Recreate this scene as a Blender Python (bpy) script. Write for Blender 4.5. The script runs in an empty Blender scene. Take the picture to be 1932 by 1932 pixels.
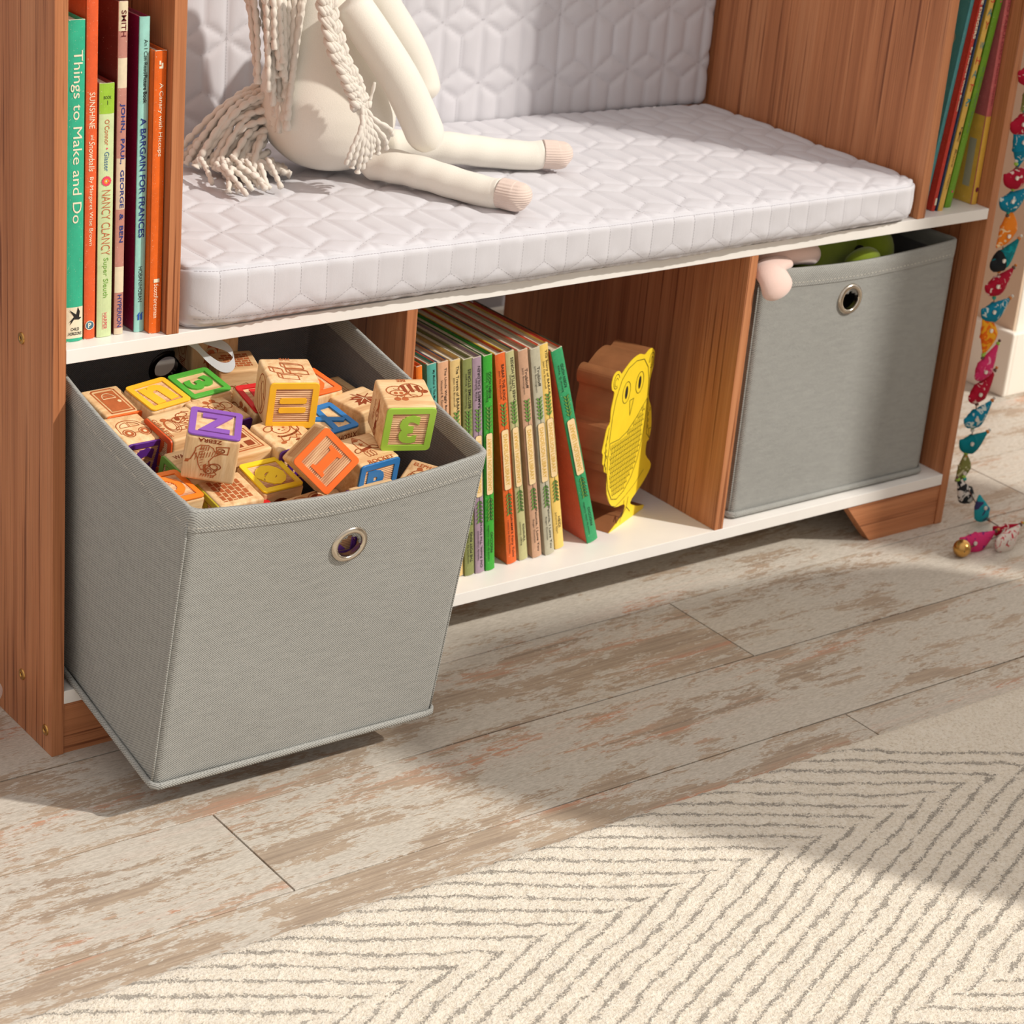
import bpy, bmesh, math, random
import numpy as np
from mathutils import Vector, Matrix, noise
random.seed(7); np.random.seed(7)
SC = bpy.context.scene
COL = SC.collection

# ------------------------------------------------------------------ camera
cam_d = bpy.data.cameras.new('camera'); cam = bpy.data.objects.new('camera', cam_d); COL.objects.link(cam)
_r = Vector((0.7991956, -0.5951843, 0.0839164)); _d = Vector((-0.1802605, -0.3705158, -0.9111664)); _f = Vector((0.5734043, 0.7130734, -0.4034028))
cam.matrix_world = Matrix(((_r.x, -_d.x, -_f.x, -0.890258), (_r.y, -_d.y, -_f.y, -1.759777), (_r.z, -_d.z, -_f.z, 1.147805), (0, 0, 0, 1)))
cam_d.sensor_width = 36; cam_d.sensor_height = 36; cam_d.lens = 81.2634; cam_d.clip_start = .05
cam_d.dof.use_dof = True; cam_d.dof.focus_distance = 2.12; cam_d.dof.aperture_fstop = 13
SC.camera = cam
# ------------------------------------------------------------------ light
SC.view_settings.view_transform = 'Standard'; SC.view_settings.look = 'None'
SC.view_settings.exposure = 0.0; SC.view_settings.gamma = 1.0; SC.view_settings.use_curve_mapping = False
w = bpy.data.worlds.new('world'); SC.world = w; w.use_nodes = True
_bg = w.node_tree.nodes['Background']; _tc = w.node_tree.nodes.new('ShaderNodeTexCoord'); _sp = w.node_tree.nodes.new('ShaderNodeSeparateXYZ')
_mr = w.node_tree.nodes.new('ShaderNodeMapRange'); _mr.inputs[1].default_value = -1; _mr.inputs[2].default_value = 1
_cr = w.node_tree.nodes.new('ShaderNodeValToRGB'); _e = _cr.color_ramp.elements; _e[0].color = (.30, .27, .245, 1); _e[1].color = (1.0, .945, .90, 1)
_m = _cr.color_ramp.elements.new(.5); _m.color = (.60, .565, .54, 1)
for a_, b_ in ((_tc.outputs['Generated'], _sp.inputs[0]), (_sp.outputs['Z'], _mr.inputs[0]), (_mr.outputs[0], _cr.inputs[0]), (_cr.outputs[0], _bg.inputs['Color'])): w.node_tree.links.new(a_, b_)
w.node_tree.nodes['Background'].inputs['Strength'].default_value = .92
sun_d = bpy.data.lights.new('sun', 'SUN'); sun = bpy.data.objects.new('sun', sun_d); COL.objects.link(sun)
sun_d.energy = 3.1; sun_d.color = (1.0, .95, .875); sun_d.angle = math.radians(1.8)
sun.rotation_euler = Vector((-.72, .92, -1.0)).to_track_quat('-Z', 'Y').to_euler()
sun.location = (3, -3, 4)

# ------------------------------------------------------------------ helpers
def srgb(r, g, b):
    f = lambda c: (c/255/12.92) if c/255 <= .04045 else ((c/255+.055)/1.055)**2.4
    return (f(r), f(g), f(b), 1)
def newmat(name, rough=.6, spec=.3):
    m = bpy.data.materials.new(name); m.use_nodes = True; nt = m.node_tree
    b = nt.nodes['Principled BSDF']; b.inputs['Roughness'].default_value = rough
    b.inputs['Specular IOR Level'].default_value = spec
    return m, nt, b
def N(nt, t, **kw):
    n = nt.nodes.new(t)
    for k, v in kw.items():
        if k in n.inputs: n.inputs[k].default_value = v
        else: setattr(n, k, v)
    return n
def ramp(nt, stops):
    n = nt.nodes.new('ShaderNodeValToRGB'); e = n.color_ramp.elements
    while len(e) < len(stops): e.new(.5)
    for i, (p, c) in enumerate(stops): e[i].position = p; e[i].color = c
    return n
def coords(nt, scale=(1, 1, 1), rot=(0, 0, 0)):
    tc = nt.nodes.new('ShaderNodeTexCoord'); mp = nt.nodes.new('ShaderNodeMapping')
    mp.inputs['Scale'].default_value = scale; mp.inputs['Rotation'].default_value = rot
    nt.links.new(tc.outputs['Object'], mp.inputs['Vector']); return mp
def bump(nt, b, src, strength=.3, dist=.001, prev=None):
    n = nt.nodes.new('ShaderNodeBump'); n.inputs['Strength'].default_value = strength; n.inputs['Distance'].default_value = dist
    nt.links.new(src, n.inputs['Height'])
    if prev: nt.links.new(prev.outputs[0], n.inputs['Normal'])
    nt.links.new(n.outputs[0], b.inputs['Normal']); return n
def flat(name, c, rough=.55, spec=.3, var=.06, scale=60, bmp=0.0, metal=0):
    """plain colour broken up by a little noise"""
    m, nt, b = newmat(name, rough, spec); L = nt.links
    mp = coords(nt); n = N(nt, 'ShaderNodeTexNoise', Scale=scale, Detail=4); L.new(mp.outputs[0], n.inputs['Vector'])
    lo = tuple(x*(1-var) for x in c[:3])+(1,); hi = tuple(min(1, x*(1+var)) for x in c[:3])+(1,)
    r = ramp(nt, [(.3, lo), (.7, hi)]); L.new(n.outputs['Fac'], r.inputs[0]); L.new(r.outputs[0], b.inputs['Base Color'])
    b.inputs['Metallic'].default_value = metal
    if bmp: bump(nt, b, n.outputs['Fac'], bmp)
    return m
def furniture_wood(name, axis):
    m, nt, b = newmat(name, .42, .35); L = nt.links
    s = {'z': (1.5, 1.5, .02), 'x': (.02, 1.5, 1.5)}[axis]
    mp = coords(nt, s)
    n1 = N(nt, 'ShaderNodeTexNoise', Scale=38, Detail=5, Roughness=.6); n2 = N(nt, 'ShaderNodeTexNoise', Scale=190, Detail=3, Roughness=.6)
    n3 = N(nt, 'ShaderNodeTexNoise', Scale=430, Detail=2)
    for n in (n1, n2, n3): L.new(mp.outputs[0], n.inputs['Vector'])
    r1 = ramp(nt, [(.25, srgb(160, 98, 62)), (.5, srgb(190, 124, 82)), (.75, srgb(204, 142, 100))]); L.new(n1.outputs['Fac'], r1.inputs[0])
    r2 = ramp(nt, [(.33, srgb(142, 106, 82)), (.43, (1, 1, 1, 1)), (1, (1, 1, 1, 1))]); L.new(n2.outputs['Fac'], r2.inputs[0])
    r3 = ramp(nt, [(.35, (.80, .78, .76, 1)), (.6, (1, 1, 1, 1))]); L.new(n3.outputs['Fac'], r3.inputs[0])
    a = N(nt, 'ShaderNodeMix', data_type='RGBA', blend_type='MULTIPLY'); a.inputs[0].default_value = .8
    L.new(r1.outputs[0], a.inputs[6]); L.new(r2.outputs[0], a.inputs[7])
    c = N(nt, 'ShaderNodeMix', data_type='RGBA', blend_type='MULTIPLY'); c.inputs[0].default_value = .8
    L.new(a.outputs[2], c.inputs[6]); L.new(r3.outputs[0], c.inputs[7]); L.new(c.outputs[2], b.inputs['Base Color'])
    bump(nt, b, n2.outputs['Fac'], .12, .0006)
    return m
def maple_wood(name, base=(232, 196, 148), dark=(206, 160, 112), seed=0):
    m, nt, b = newmat(name, .5, .25); L = nt.links
    mp = coords(nt, (1, 1, .12) if seed % 2 else (.12, 1, 1)); mp.inputs['Location'].default_value = (seed*.37, seed*.11, seed*.23)
    n1 = N(nt, 'ShaderNodeTexNoise', Scale=120, Detail=4, Distortion=.6); n2 = N(nt, 'ShaderNodeTexNoise', Scale=900, Detail=2)
    for n in (n1, n2): L.new(mp.outputs[0], n.inputs['Vector'])
    r1 = ramp(nt, [(.3, srgb(*dark)), (.55, srgb(*base)), (.8, srgb(240, 210, 168))]); L.new(n1.outputs['Fac'], r1.inputs[0])
    r2 = ramp(nt, [(.3, (.88, .84, .8, 1)), (.6, (1, 1, 1, 1))]); L.new(n2.outputs['Fac'], r2.inputs[0])
    a = N(nt, 'ShaderNodeMix', data_type='RGBA', blend_type='MULTIPLY'); a.inputs[0].default_value = .8
    L.new(r1.outputs[0], a.inputs[6]); L.new(r2.outputs[0], a.inputs[7]); L.new(a.outputs[2], b.inputs['Base Color'])
    return m
def woven(name, c1, c2, period=.0021, strength=.5):
    m, nt, b = newmat(name, .85, .15); L = nt.links
    mp = coords(nt); k = 2*math.pi/(10*period)
    wv = N(nt, 'ShaderNodeTexWave', bands_direction='DIAGONAL', Scale=k, Distortion=.6, Detail=2); wv.inputs['Detail Scale'].default_value = 3
    mp2 = coords(nt, (1, 1, -1)); wv2 = N(nt, 'ShaderNodeTexWave', bands_direction='DIAGONAL', Scale=k*.8, Distortion=.6, Detail=2)
    nz = N(nt, 'ShaderNodeTexNoise', Scale=900, Detail=3, Roughness=.7); nl = N(nt, 'ShaderNodeTexNoise', Scale=45, Detail=4, Roughness=.6)
    L.new(mp.outputs[0], wv.inputs['Vector']); L.new(mp2.outputs[0], wv2.inputs['Vector']); L.new(mp.outputs[0], nz.inputs['Vector'])
    mp3 = coords(nt, (1, 1, 4)); L.new(mp3.outputs[0], nl.inputs['Vector'])
    mu = N(nt, 'ShaderNodeMath', operation='MULTIPLY'); L.new(wv.outputs['Fac'], mu.inputs[0]); mu.inputs[1].default_value = .62
    mv = N(nt, 'ShaderNodeMath', operation='MULTIPLY_ADD'); L.new(wv2.outputs['Fac'], mv.inputs[0]); mv.inputs[1].default_value = .22; L.new(mu.outputs[0], mv.inputs[2])
    mw = N(nt, 'ShaderNodeMath', operation='MULTIPLY_ADD'); L.new(nz.outputs['Fac'], mw.inputs[0]); mw.inputs[1].default_value = .55; L.new(mv.outputs[0], mw.inputs[2])
    ml = N(nt, 'ShaderNodeMath', operation='MULTIPLY_ADD'); L.new(nl.outputs['Fac'], ml.inputs[0]); ml.inputs[1].default_value = .35; L.new(mw.outputs[0], ml.inputs[2])
    r = ramp(nt, [(.45, c1), (1.0, c2)]); L.new(ml.outputs[0], r.inputs[0]); L.new(r.outputs[0], b.inputs['Base Color'])
    bump(nt, b, mw.outputs[0], strength, .0006)
    return m
def cloth(name, c, scale=700, bmp=.25, var=.08, sheen=.3, rough=.9):
    m, nt, b = newmat(name, rough, .15); L = nt.links
    mp = coords(nt); n = N(nt, 'ShaderNodeTexNoise', Scale=scale, Detail=3, Roughness=.7); n2 = N(nt, 'ShaderNodeTexNoise', Scale=18, Detail=4)
    L.new(mp.outputs[0], n.inputs['Vector']); L.new(mp.outputs[0], n2.inputs['Vector'])
    ad = N(nt, 'ShaderNodeMath', operation='ADD'); L.new(n.outputs['Fac'], ad.inputs[0]); L.new(n2.outputs['Fac'], ad.inputs[1])
    lo = tuple(x*(1-var) for x in c[:3])+(1,); hi = tuple(min(1, x*(1+var)) for x in c[:3])+(1,)
    r = ramp(nt, [(.3, lo), (.7, hi)]); 
    hf = N(nt, 'ShaderNodeMath', operation='MULTIPLY'); hf.inputs[1].default_value = .5; L.new(ad.outputs[0], hf.inputs[0])
    L.new(hf.outputs[0], r.inputs[0]); L.new(r.outputs[0], b.inputs['Base Color'])
    b.inputs['Sheen Weight'].default_value = sheen
    bump(nt, b, n.outputs['Fac'], bmp, .0008)
    return m

def link(o, parent=None):
    COL.objects.link(o)
    if parent is not None: o.parent = parent
    return o
def mesh_obj(name, verts, faces, mat, parent=None, smooth=False, mats=None, fmat=None):
    me = bpy.data.meshes.new(name); me.from_pydata([tuple(v) for v in verts], [], faces)
    for m in (mats or [mat]): me.materials.append(m)
    if fmat is not None: me.polygons.foreach_set('material_index', fmat)
    if smooth: me.polygons.foreach_set('use_smooth', [True]*len(me.polygons))
    me.update(); return link(bpy.data.objects.new(name, me), parent)
def bm_obj(name, bm, mat, parent=None, smooth=False):
    me = bpy.data.meshes.new(name); bmesh.ops.recalc_face_normals(bm, faces=bm.faces); bm.to_mesh(me); bm.free()
    me.materials.append(mat)
    if smooth: me.polygons.foreach_set('use_smooth', [True]*len(me.polygons))
    return link(bpy.data.objects.new(name, me), parent)
def add_box(bm, lo, hi, bev=0.0, seg=2):
    c = [(a+b)/2 for a, b in zip(lo, hi)]; s = [b-a for a, b in zip(lo, hi)]
    r = bmesh.ops.create_cube(bm, size=1, matrix=Matrix.Translation(c) @ Matrix.Diagonal((*s, 1)))
    if bev:
        ed = set(); [ed.update(v.link_edges) for v in r['verts']]
        bmesh.ops.bevel(bm, geom=list(ed), offset=bev, segments=seg, affect='EDGES', profile=.6)
def box_obj(name, lo, hi, mat, parent=None, bev=.0008, seg=2, smooth=False):
    bm = bmesh.new(); add_box(bm, lo, hi, bev, seg); return bm_obj(name, bm, mat, parent, smooth)
def tag(o, label=None, cat=None, group=None, kind=None):
    if label: o['label'] = label
    if cat: o['category'] = cat
    if group: o['group'] = group
    if kind: o['kind'] = kind
    return o
def empty(name, loc, label, cat, group=None, rot=None):
    o = bpy.data.objects.new(name, None); COL.objects.link(o); o.location = loc; o.empty_display_size = .02
    if rot is not None: o.rotation_euler = rot
    return tag(o, label, cat, group)
def smooth_path(pts, n=8):
    P = [Vector(p) for p in pts]; P = [P[0]*2-P[1]]+P+[P[-1]*2-P[-2]]; out = []
    for i in range(1, len(P)-2):
        for k in range(n):
            t = k/n; a, b, c, d = P[i-1], P[i], P[i+1], P[i+2]
            out.append(.5*((2*b)+(-a+c)*t+(2*a-5*b+4*c-d)*t*t+(-a+3*b-3*c+d)*t**3))
    out.append(P[-2]); return out
def tube(pts, rad, ns=12, n=8, flat_=None, cap=True, smooth=True):
    """verts, faces of a tube; rad = function of 0..1 or list"""
    path = smooth_path(pts, n) if n > 1 else [Vector(p) for p in pts]
    m = len(path); V = []; F = []; up = None
    for i, p in enumerate(path):
        t = (path[min(i+1, m-1)]-path[max(i-1, 0)]).normalized()
        if up is None:
            up = Vector((0, 0, 1)) if abs(t.z) < .9 else Vector((1, 0, 0))
        s = t.cross(up).normalized(); up = s.cross(t).normalized()
        r = rad(i/(m-1)) if callable(rad) else np.interp(i/(m-1), np.linspace(0, 1, len(rad)), rad)
        fx, fz = flat_ or (1, 1)
        for k in range(ns):
            a = 2*math.pi*k/ns; V.append(p+s*(math.cos(a)*r*fx)+up*(math.sin(a)*r*fz))
    for i in range(m-1):
        for k in range(ns):
            F.append((i*ns+k, i*ns+(k+1) % ns, (i+1)*ns+(k+1) % ns, (i+1)*ns+k))
    if cap: F.append(tuple(range(ns))[::-1]); F.append(tuple((m-1)*ns+k for k in range(ns)))
    return V, F
class MB:
    def __init__(s): s.V = []; s.F = []; s.M = []
    def add(s, V, F, m=0):
        o = len(s.V); s.V += [tuple(v) for v in V]; s.F += [tuple(i+o for i in f) for f in F]; s.M += [m]*len(F)
    def obj(s, name, mat, parent=None, smooth=False, mats=None):
        return mesh_obj(name, s.V, s.F, mat, parent, smooth, mats, s.M if mats else None)
_tc = {}
def text_poly(s, bold=0.0, shear=0.0, res=3):
    """outline letters -> 2-D polygons, cap height 1, centred"""
    k = (s, bold, shear)
    if k in _tc: return _tc[k]
    cu = bpy.data.curves.new('t', 'FONT'); cu.body = s; cu.size = 1; cu.offset = bold; cu.shear = shear; cu.resolution_u = res
    cu.align_x = 'LEFT'; cu.fill_mode = 'FRONT'
    o = bpy.data.objects.new('t', cu); COL.objects.link(o)
    dg = bpy.context.evaluated_depsgraph_get(); me = o.evaluated_get(dg).to_mesh()
    V = np.array([v.co[:2] for v in me.vertices]) if len(me.vertices) else np.zeros((0, 2)); F = [tuple(p.vertices) for p in me.polygons]
    o.evaluated_get(dg).to_mesh_clear(); bpy.data.objects.remove(o); bpy.data.curves.remove(cu)
    if len(V):
        lo, hi = V.min(0), V.max(0); V = V-(lo+hi)/2; h = hi[1]-lo[1]; V = V/h; wd = (hi[0]-lo[0])/h
    else: wd = 1
    _tc[k] = (V, F, wd); return _tc[k]
class Flat:
    """thin artwork laid on a plane: origin O, in-plane U,V, normal W"""
    def __init__(s, O, U, V, lift=.00015):
        s.O = Vector(O); s.U = Vector(U); s.V = Vector(V); s.W = s.U.cross(s.V).normalized(); s.l = lift; s.mb = MB(); s.k = 0
    def p(s, u, v): return s.O+s.U*u+s.V*v+s.W*(s.l+s.k*.00003)
    def poly(s, pts, m=0): s.mb.add([s.p(*q) for q in pts], [tuple(range(len(pts)))], m); s.k = (s.k+1) % 6
    def disc(s, u, v, ru, rv=None, m=0, n=20, a0=0, a1=2*math.pi):
        rv = rv or ru; s.poly([(u+ru*math.cos(a0+(a1-a0)*i/n), v+rv*math.sin(a0+(a1-a0)*i/n)) for i in range(n + (0 if a1-a0 > 6.2 else 1))], m)
    def line(s, pts, w, m=0, closed=False):
        pts = [Vector(q) for q in pts]
        if closed: pts = pts+[pts[0]]
        for a, b in zip(pts, pts[1:]):
            d = b-a
            if d.length < 1e-6: continue
            n = Vector((-d.y, d.x)).normalized()*w/2; e = d.normalized()*w*.25
            s.mb.add([s.p(*(a-e+n)), s.p(*(a-e-n)), s.p(*(b+e-n)), s.p(*(b+e+n))], [(0, 1, 2, 3)], m)
        s.k = (s.k+1) % 6
    def ell(s, u, v, ru, rv, w, m=0, n=24, a0=0, a1=360, rot=0):
        c, sn = math.cos(rot), math.sin(rot); P = []
        for i in range(n+1):
            a = math.radians(a0+(a1-a0)*i/n); x, y = ru*math.cos(a), rv*math.sin(a); P.append((u+x*c-y*sn, v+x*sn+y*c))
        s.line(P, w, m)
    def text(s, t, u, v, h, rot=0, m=0, bold=0.0, maxw=None, sx=1.0, shear=0):
        V, F, wd = text_poly(t, bold, shear)
        if not len(V): return
        k = h*sx
        if maxw: k = maxw/wd
        c, sn = math.cos(rot), math.sin(rot)
        s.mb.add([s.p(u+(x*k*c-y*h*sn), v+(x*k*sn+y*h*c)) for x, y in V], F, m)
    def obj(s, name, mats, parent):
        if not s.mb.F: return None
        return s.mb.obj(name, None, parent, mats=mats)
# ------------------------------------------------------------------ materials
WOODZ = furniture_wood('furniture_wood_upright', 'z'); WOODX = furniture_wood('furniture_wood_level', 'x')
WHITE = flat('white_laminate', srgb(240, 236, 230), .35, .4, .02, 30)
BINF = woven('grey_bin_fabric', srgb(103, 104, 101), srgb(174, 174, 169)); BINI = woven('dark_bin_lining', srgb(88, 86, 90), srgb(134, 131, 132))
HEM = woven('bin_hem_fabric', srgb(112, 112, 108), srgb(176, 176, 171), .0026, .6)
NICKEL = flat('nickel', srgb(205, 195, 180), .22, .5, .03, 40, metal=1.0)
BRASS = flat('brass', srgb(196, 150, 84), .25, .5, .05, 60, metal=1.0)
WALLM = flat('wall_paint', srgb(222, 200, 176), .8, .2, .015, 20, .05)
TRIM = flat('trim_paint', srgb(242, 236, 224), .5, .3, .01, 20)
QUILT = cloth('quilted_cotton', srgb(206, 204, 208), 1100, .12, .03, .1)
THREAD = flat('quilting_thread', srgb(176, 172, 176), .9, .1, .05, 300)

# ------------------------------------------------------------------ floor
def floor_material():
    m, nt, b = newmat('weathered_planks', .48, .3); L = nt.links
    at_ = N(nt, 'ShaderNodeAttribute', attribute_name='plank'); at_.attribute_type = 'GEOMETRY'
    tc = nt.nodes.new('ShaderNodeTexCoord'); 
    off = N(nt, 'ShaderNodeVectorMath', operation='MULTIPLY_ADD'); off.inputs[1].default_value = (7, 5, 3)
    L.new(at_.outputs['Color'], off.inputs[0]); L.new(tc.outputs['Object'], off.inputs[2])
    def mapped(s):
        mp = nt.nodes.new('ShaderNodeMapping'); mp.inputs['Scale'].default_value = s; L.new(off.outputs[0], mp.inputs['Vector']); return mp
    big = N(nt, 'ShaderNodeTexNoise', Scale=1.0, Detail=6, Roughness=.62, Distortion=.5); L.new(mapped((6.5, 24, 1)).outputs[0], big.inputs['Vector'])
    mid = N(nt, 'ShaderNodeTexNoise', Scale=1.0, Detail=8, Roughness=.72, Distortion=.8); L.new(mapped((34, 120, 1)).outputs[0], mid.inputs['Vector'])
    strk = N(nt, 'ShaderNodeTexNoise', Scale=1.0, Detail=4, Roughness=.6, Distortion=.3); L.new(mapped((3, 190, 1)).outputs[0], strk.inputs['Vector'])
    pk = N(nt, 'ShaderNodeTexNoise', Scale=1.0, Detail=4, Roughness=.55); L.new(mapped((2.3, 17, 1)).outputs[0], pk.inputs['Vector'])
    fine = N(nt, 'ShaderNodeTexNoise', Scale=1.0, Detail=3, Roughness=.7); L.new(mapped((150, 700, 1)).outputs[0], fine.inputs['Vector'])
    # tan base with soft streaks
    base = ramp(nt, [(.3, srgb(138, 120, 103)), (.42, srgb(172, 152, 132)), (.52, srgb(192, 172, 150)), (.62, srgb(158, 138, 120)), (.75, srgb(186, 166, 146))]); L.new(strk.outputs['Fac'], base.inputs[0])
    bt = ramp(nt, [(.3, srgb(152, 138, 124)), (.55, srgb(188, 168, 146)), (.75, srgb(162, 144, 128))]); L.new(big.outputs['Fac'], bt.inputs[0])
    m0 = N(nt, 'ShaderNodeMix', data_type='RGBA', blend_type='MIX'); m0.inputs[0].default_value = .4; L.new(base.outputs[0], m0.inputs[6]); L.new(bt.outputs[0], m0.inputs[7])
    # salmon streaks
    pr_ = ramp(nt, [(.53, (0, 0, 0, 1)), (.64, (1, 1, 1, 1))]); L.new(pk.outputs['Fac'], pr_.inputs[0])
    sr_ = ramp(nt, [(.42, (0, 0, 0, 1)), (.6, (1, 1, 1, 1))]); L.new(strk.outputs['Fac'], sr_.inputs[0])
    pm = N(nt, 'ShaderNodeMath', operation='MULTIPLY'); L.new(pr_.outputs[0], pm.inputs[0]); L.new(sr_.outputs[0], pm.inputs[1])
    pm2 = N(nt, 'ShaderNodeMath', operation='MULTIPLY'); L.new(pm.outputs[0], pm2.inputs[0]); pm2.inputs[1].default_value = .85
    m1 = N(nt, 'ShaderNodeMix', data_type='RGBA', blend_type='MIX'); L.new(pm2.outputs[0], m1.inputs[0]); L.new(m0.outputs[2], m1.inputs[6]); m1.inputs[7].default_value = srgb(208, 146, 116)
    # whitewash patches, hard-edged, broken by the fine grain
    s1 = N(nt, 'ShaderNodeMath', operation='MULTIPLY_ADD'); L.new(mid.outputs['Fac'], s1.inputs[0]); s1.inputs[1].default_value = .75; L.new(big.outputs['Fac'], s1.inputs[2])
    s2 = N(nt, 'ShaderNodeMath', operation='MULTIPLY_ADD'); L.new(fine.outputs['Fac'], s2.inputs[0]); s2.inputs[1].default_value = .34; L.new(s1.outputs[0], s2.inputs[2])
    s3 = N(nt, 'ShaderNodeMath', operation='MULTIPLY_ADD'); L.new(at_.outputs['Fac'], s3.inputs[0]); s3.inputs[1].default_value = .12; L.new(s2.outputs[0], s3.inputs[2])
    wr = ramp(nt, [(.49, (0, 0, 0, 1)), (.508, (1, 1, 1, 1))]); hf = N(nt, 'ShaderNodeMath', operation='MULTIPLY'); hf.inputs[1].default_value = .463
    L.new(s3.outputs[0], hf.inputs[0]); L.new(hf.outputs[0], wr.inputs[0])
    wf = N(nt, 'ShaderNodeMath', operation='MULTIPLY'); L.new(wr.outputs[0], wf.inputs[0]); wf.inputs[1].default_value = .82
    wc = ramp(nt, [(.3, srgb(190, 183, 171)), (.7, srgb(216, 210, 199))]); L.new(fine.outputs['Fac'], wc.inputs[0])
    m2 = N(nt, 'ShaderNodeMix', data_type='RGBA', blend_type='MIX'); L.new(wf.outputs[0], m2.inputs[0]); L.new(m1.outputs[2], m2.inputs[6]); L.new(wc.outputs[0], m2.inputs[7])
    fr = ramp(nt, [(.3, (.86, .85, .84, 1)), (.6, (1, 1, 1, 1))]); L.new(fine.outputs['Fac'], fr.inputs[0])
    m3 = N(nt, 'ShaderNodeMix', data_type='RGBA', blend_type='MULTIPLY'); m3.inputs[0].default_value = .8; L.new(m2.outputs[2], m3.inputs[6]); L.new(fr.outputs[0], m3.inputs[7])
    L.new(m3.outputs[2], b.inputs['Base Color'])
    bump(nt, b, s2.outputs[0], .12, .0008)
    return m
FLOORM = floor_material()
GROOVE = flat('plank_groove', srgb(58, 46, 36), .9, .05, .1, 50)
def make_floor():
    V = []; F = []; col = []; PW = .1455; g = .0009
    joints = {-2: .07, -1: .7526, 0: 1.394, -3: .75}          # measured end joints of four rows
    for row in range(-14, 18):
        y0 = -.018+PW*row; key = row
        j = joints.get(key, random.random()*1.2)
        for k in range(-5, 6):
            x0 = j+1.22*k; c = random.random()
            lo = (x0+g, y0+g, -.012); hi = (x0+1.22-g, y0+PW-g, 0.0); b = .00025
            o = len(V)
            V += [(lo[0], lo[1], -.004), (hi[0], lo[1], -.004), (hi[0], hi[1], -.004), (lo[0], hi[1], -.004),
                  (lo[0], lo[1], -b), (hi[0], lo[1], -b), (hi[0], hi[1], -b), (lo[0], hi[1], -b),
                  (lo[0]+b, lo[1]+b, 0), (hi[0]-b, lo[1]+b, 0), (hi[0]-b, hi[1]-b, 0), (lo[0]+b, hi[1]-b, 0)]
            F += [(o+a, o+(a+1) % 4, o+4+(a+1) % 4, o+4+a) for a in range(4)]+[(o+4+a, o+4+(a+1) % 4, o+8+(a+1) % 4, o+8+a) for a in range(4)]+[(o+8, o+9, o+10, o+11)]
            col += [(c, (c*7.3) % 1, (c*3.1) % 1, 1)]*12
    nb = len(F); o = len(V); V += [(-7, -2.2, -.004), (8, -2.2, -.004), (8, 2.8, -.004), (-7, 2.8, -.004), (-7, -2.2, -.05), (8, -2.2, -.05), (8, 2.8, -.05), (-7, 2.8, -.05)]
    F += [(o, o+1, o+2, o+3), (o+7, o+6, o+5, o+4), (o, o+4, o+5, o+1), (o+1, o+5, o+6, o+2), (o+2, o+6, o+7, o+3), (o+3, o+7, o+4, o)]; col += [(0, 0, 0, 1)]*8
    ob = mesh_obj('floor', V, F, None, mats=[FLOORM, GROOVE], fmat=[0]*nb+[1]*6)
    a = ob.data.color_attributes.new('plank', 'FLOAT_COLOR', 'POINT'); a.data.foreach_set('color', np.array(col).ravel())
    tag(ob, 'weathered whitewashed plank floor with salmon streaks', 'floor', kind='structure')
make_floor()

# ------------------------------------------------------------------ walls
tag(box_obj('wall_back', (-2.2, .68, 0), (1.655, .78, 2.4), flat('back_wall_paint', srgb(184, 180, 184), .8, .2, .015, 20), bev=0), 'pale wall behind the bookcase', 'wall', kind='structure')
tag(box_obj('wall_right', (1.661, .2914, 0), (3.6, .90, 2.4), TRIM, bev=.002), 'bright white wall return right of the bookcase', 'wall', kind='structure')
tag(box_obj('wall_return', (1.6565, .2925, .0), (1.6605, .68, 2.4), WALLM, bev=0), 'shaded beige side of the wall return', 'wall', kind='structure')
def baseboard(name, lo, hi, label):
    bm = bmesh.new(); add_box(bm, lo, hi, .0035, 3); tag(bm_obj(name, bm, TRIM), label, 'baseboard', kind='structure')
baseboard('baseboard_right', (1.650, .279, 0), (3.6, .2912, .098), 'white baseboard on the bright wall return')
baseboard('baseboard_return', (1.6435, .2795, 0), (1.656, .667, .098), 'white baseboard on the shaded side of the wall return')
baseboard('baseboard_back', (-2.2, .668, 0), (1.643, .6795, .098), 'white baseboard along the back wall')

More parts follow.
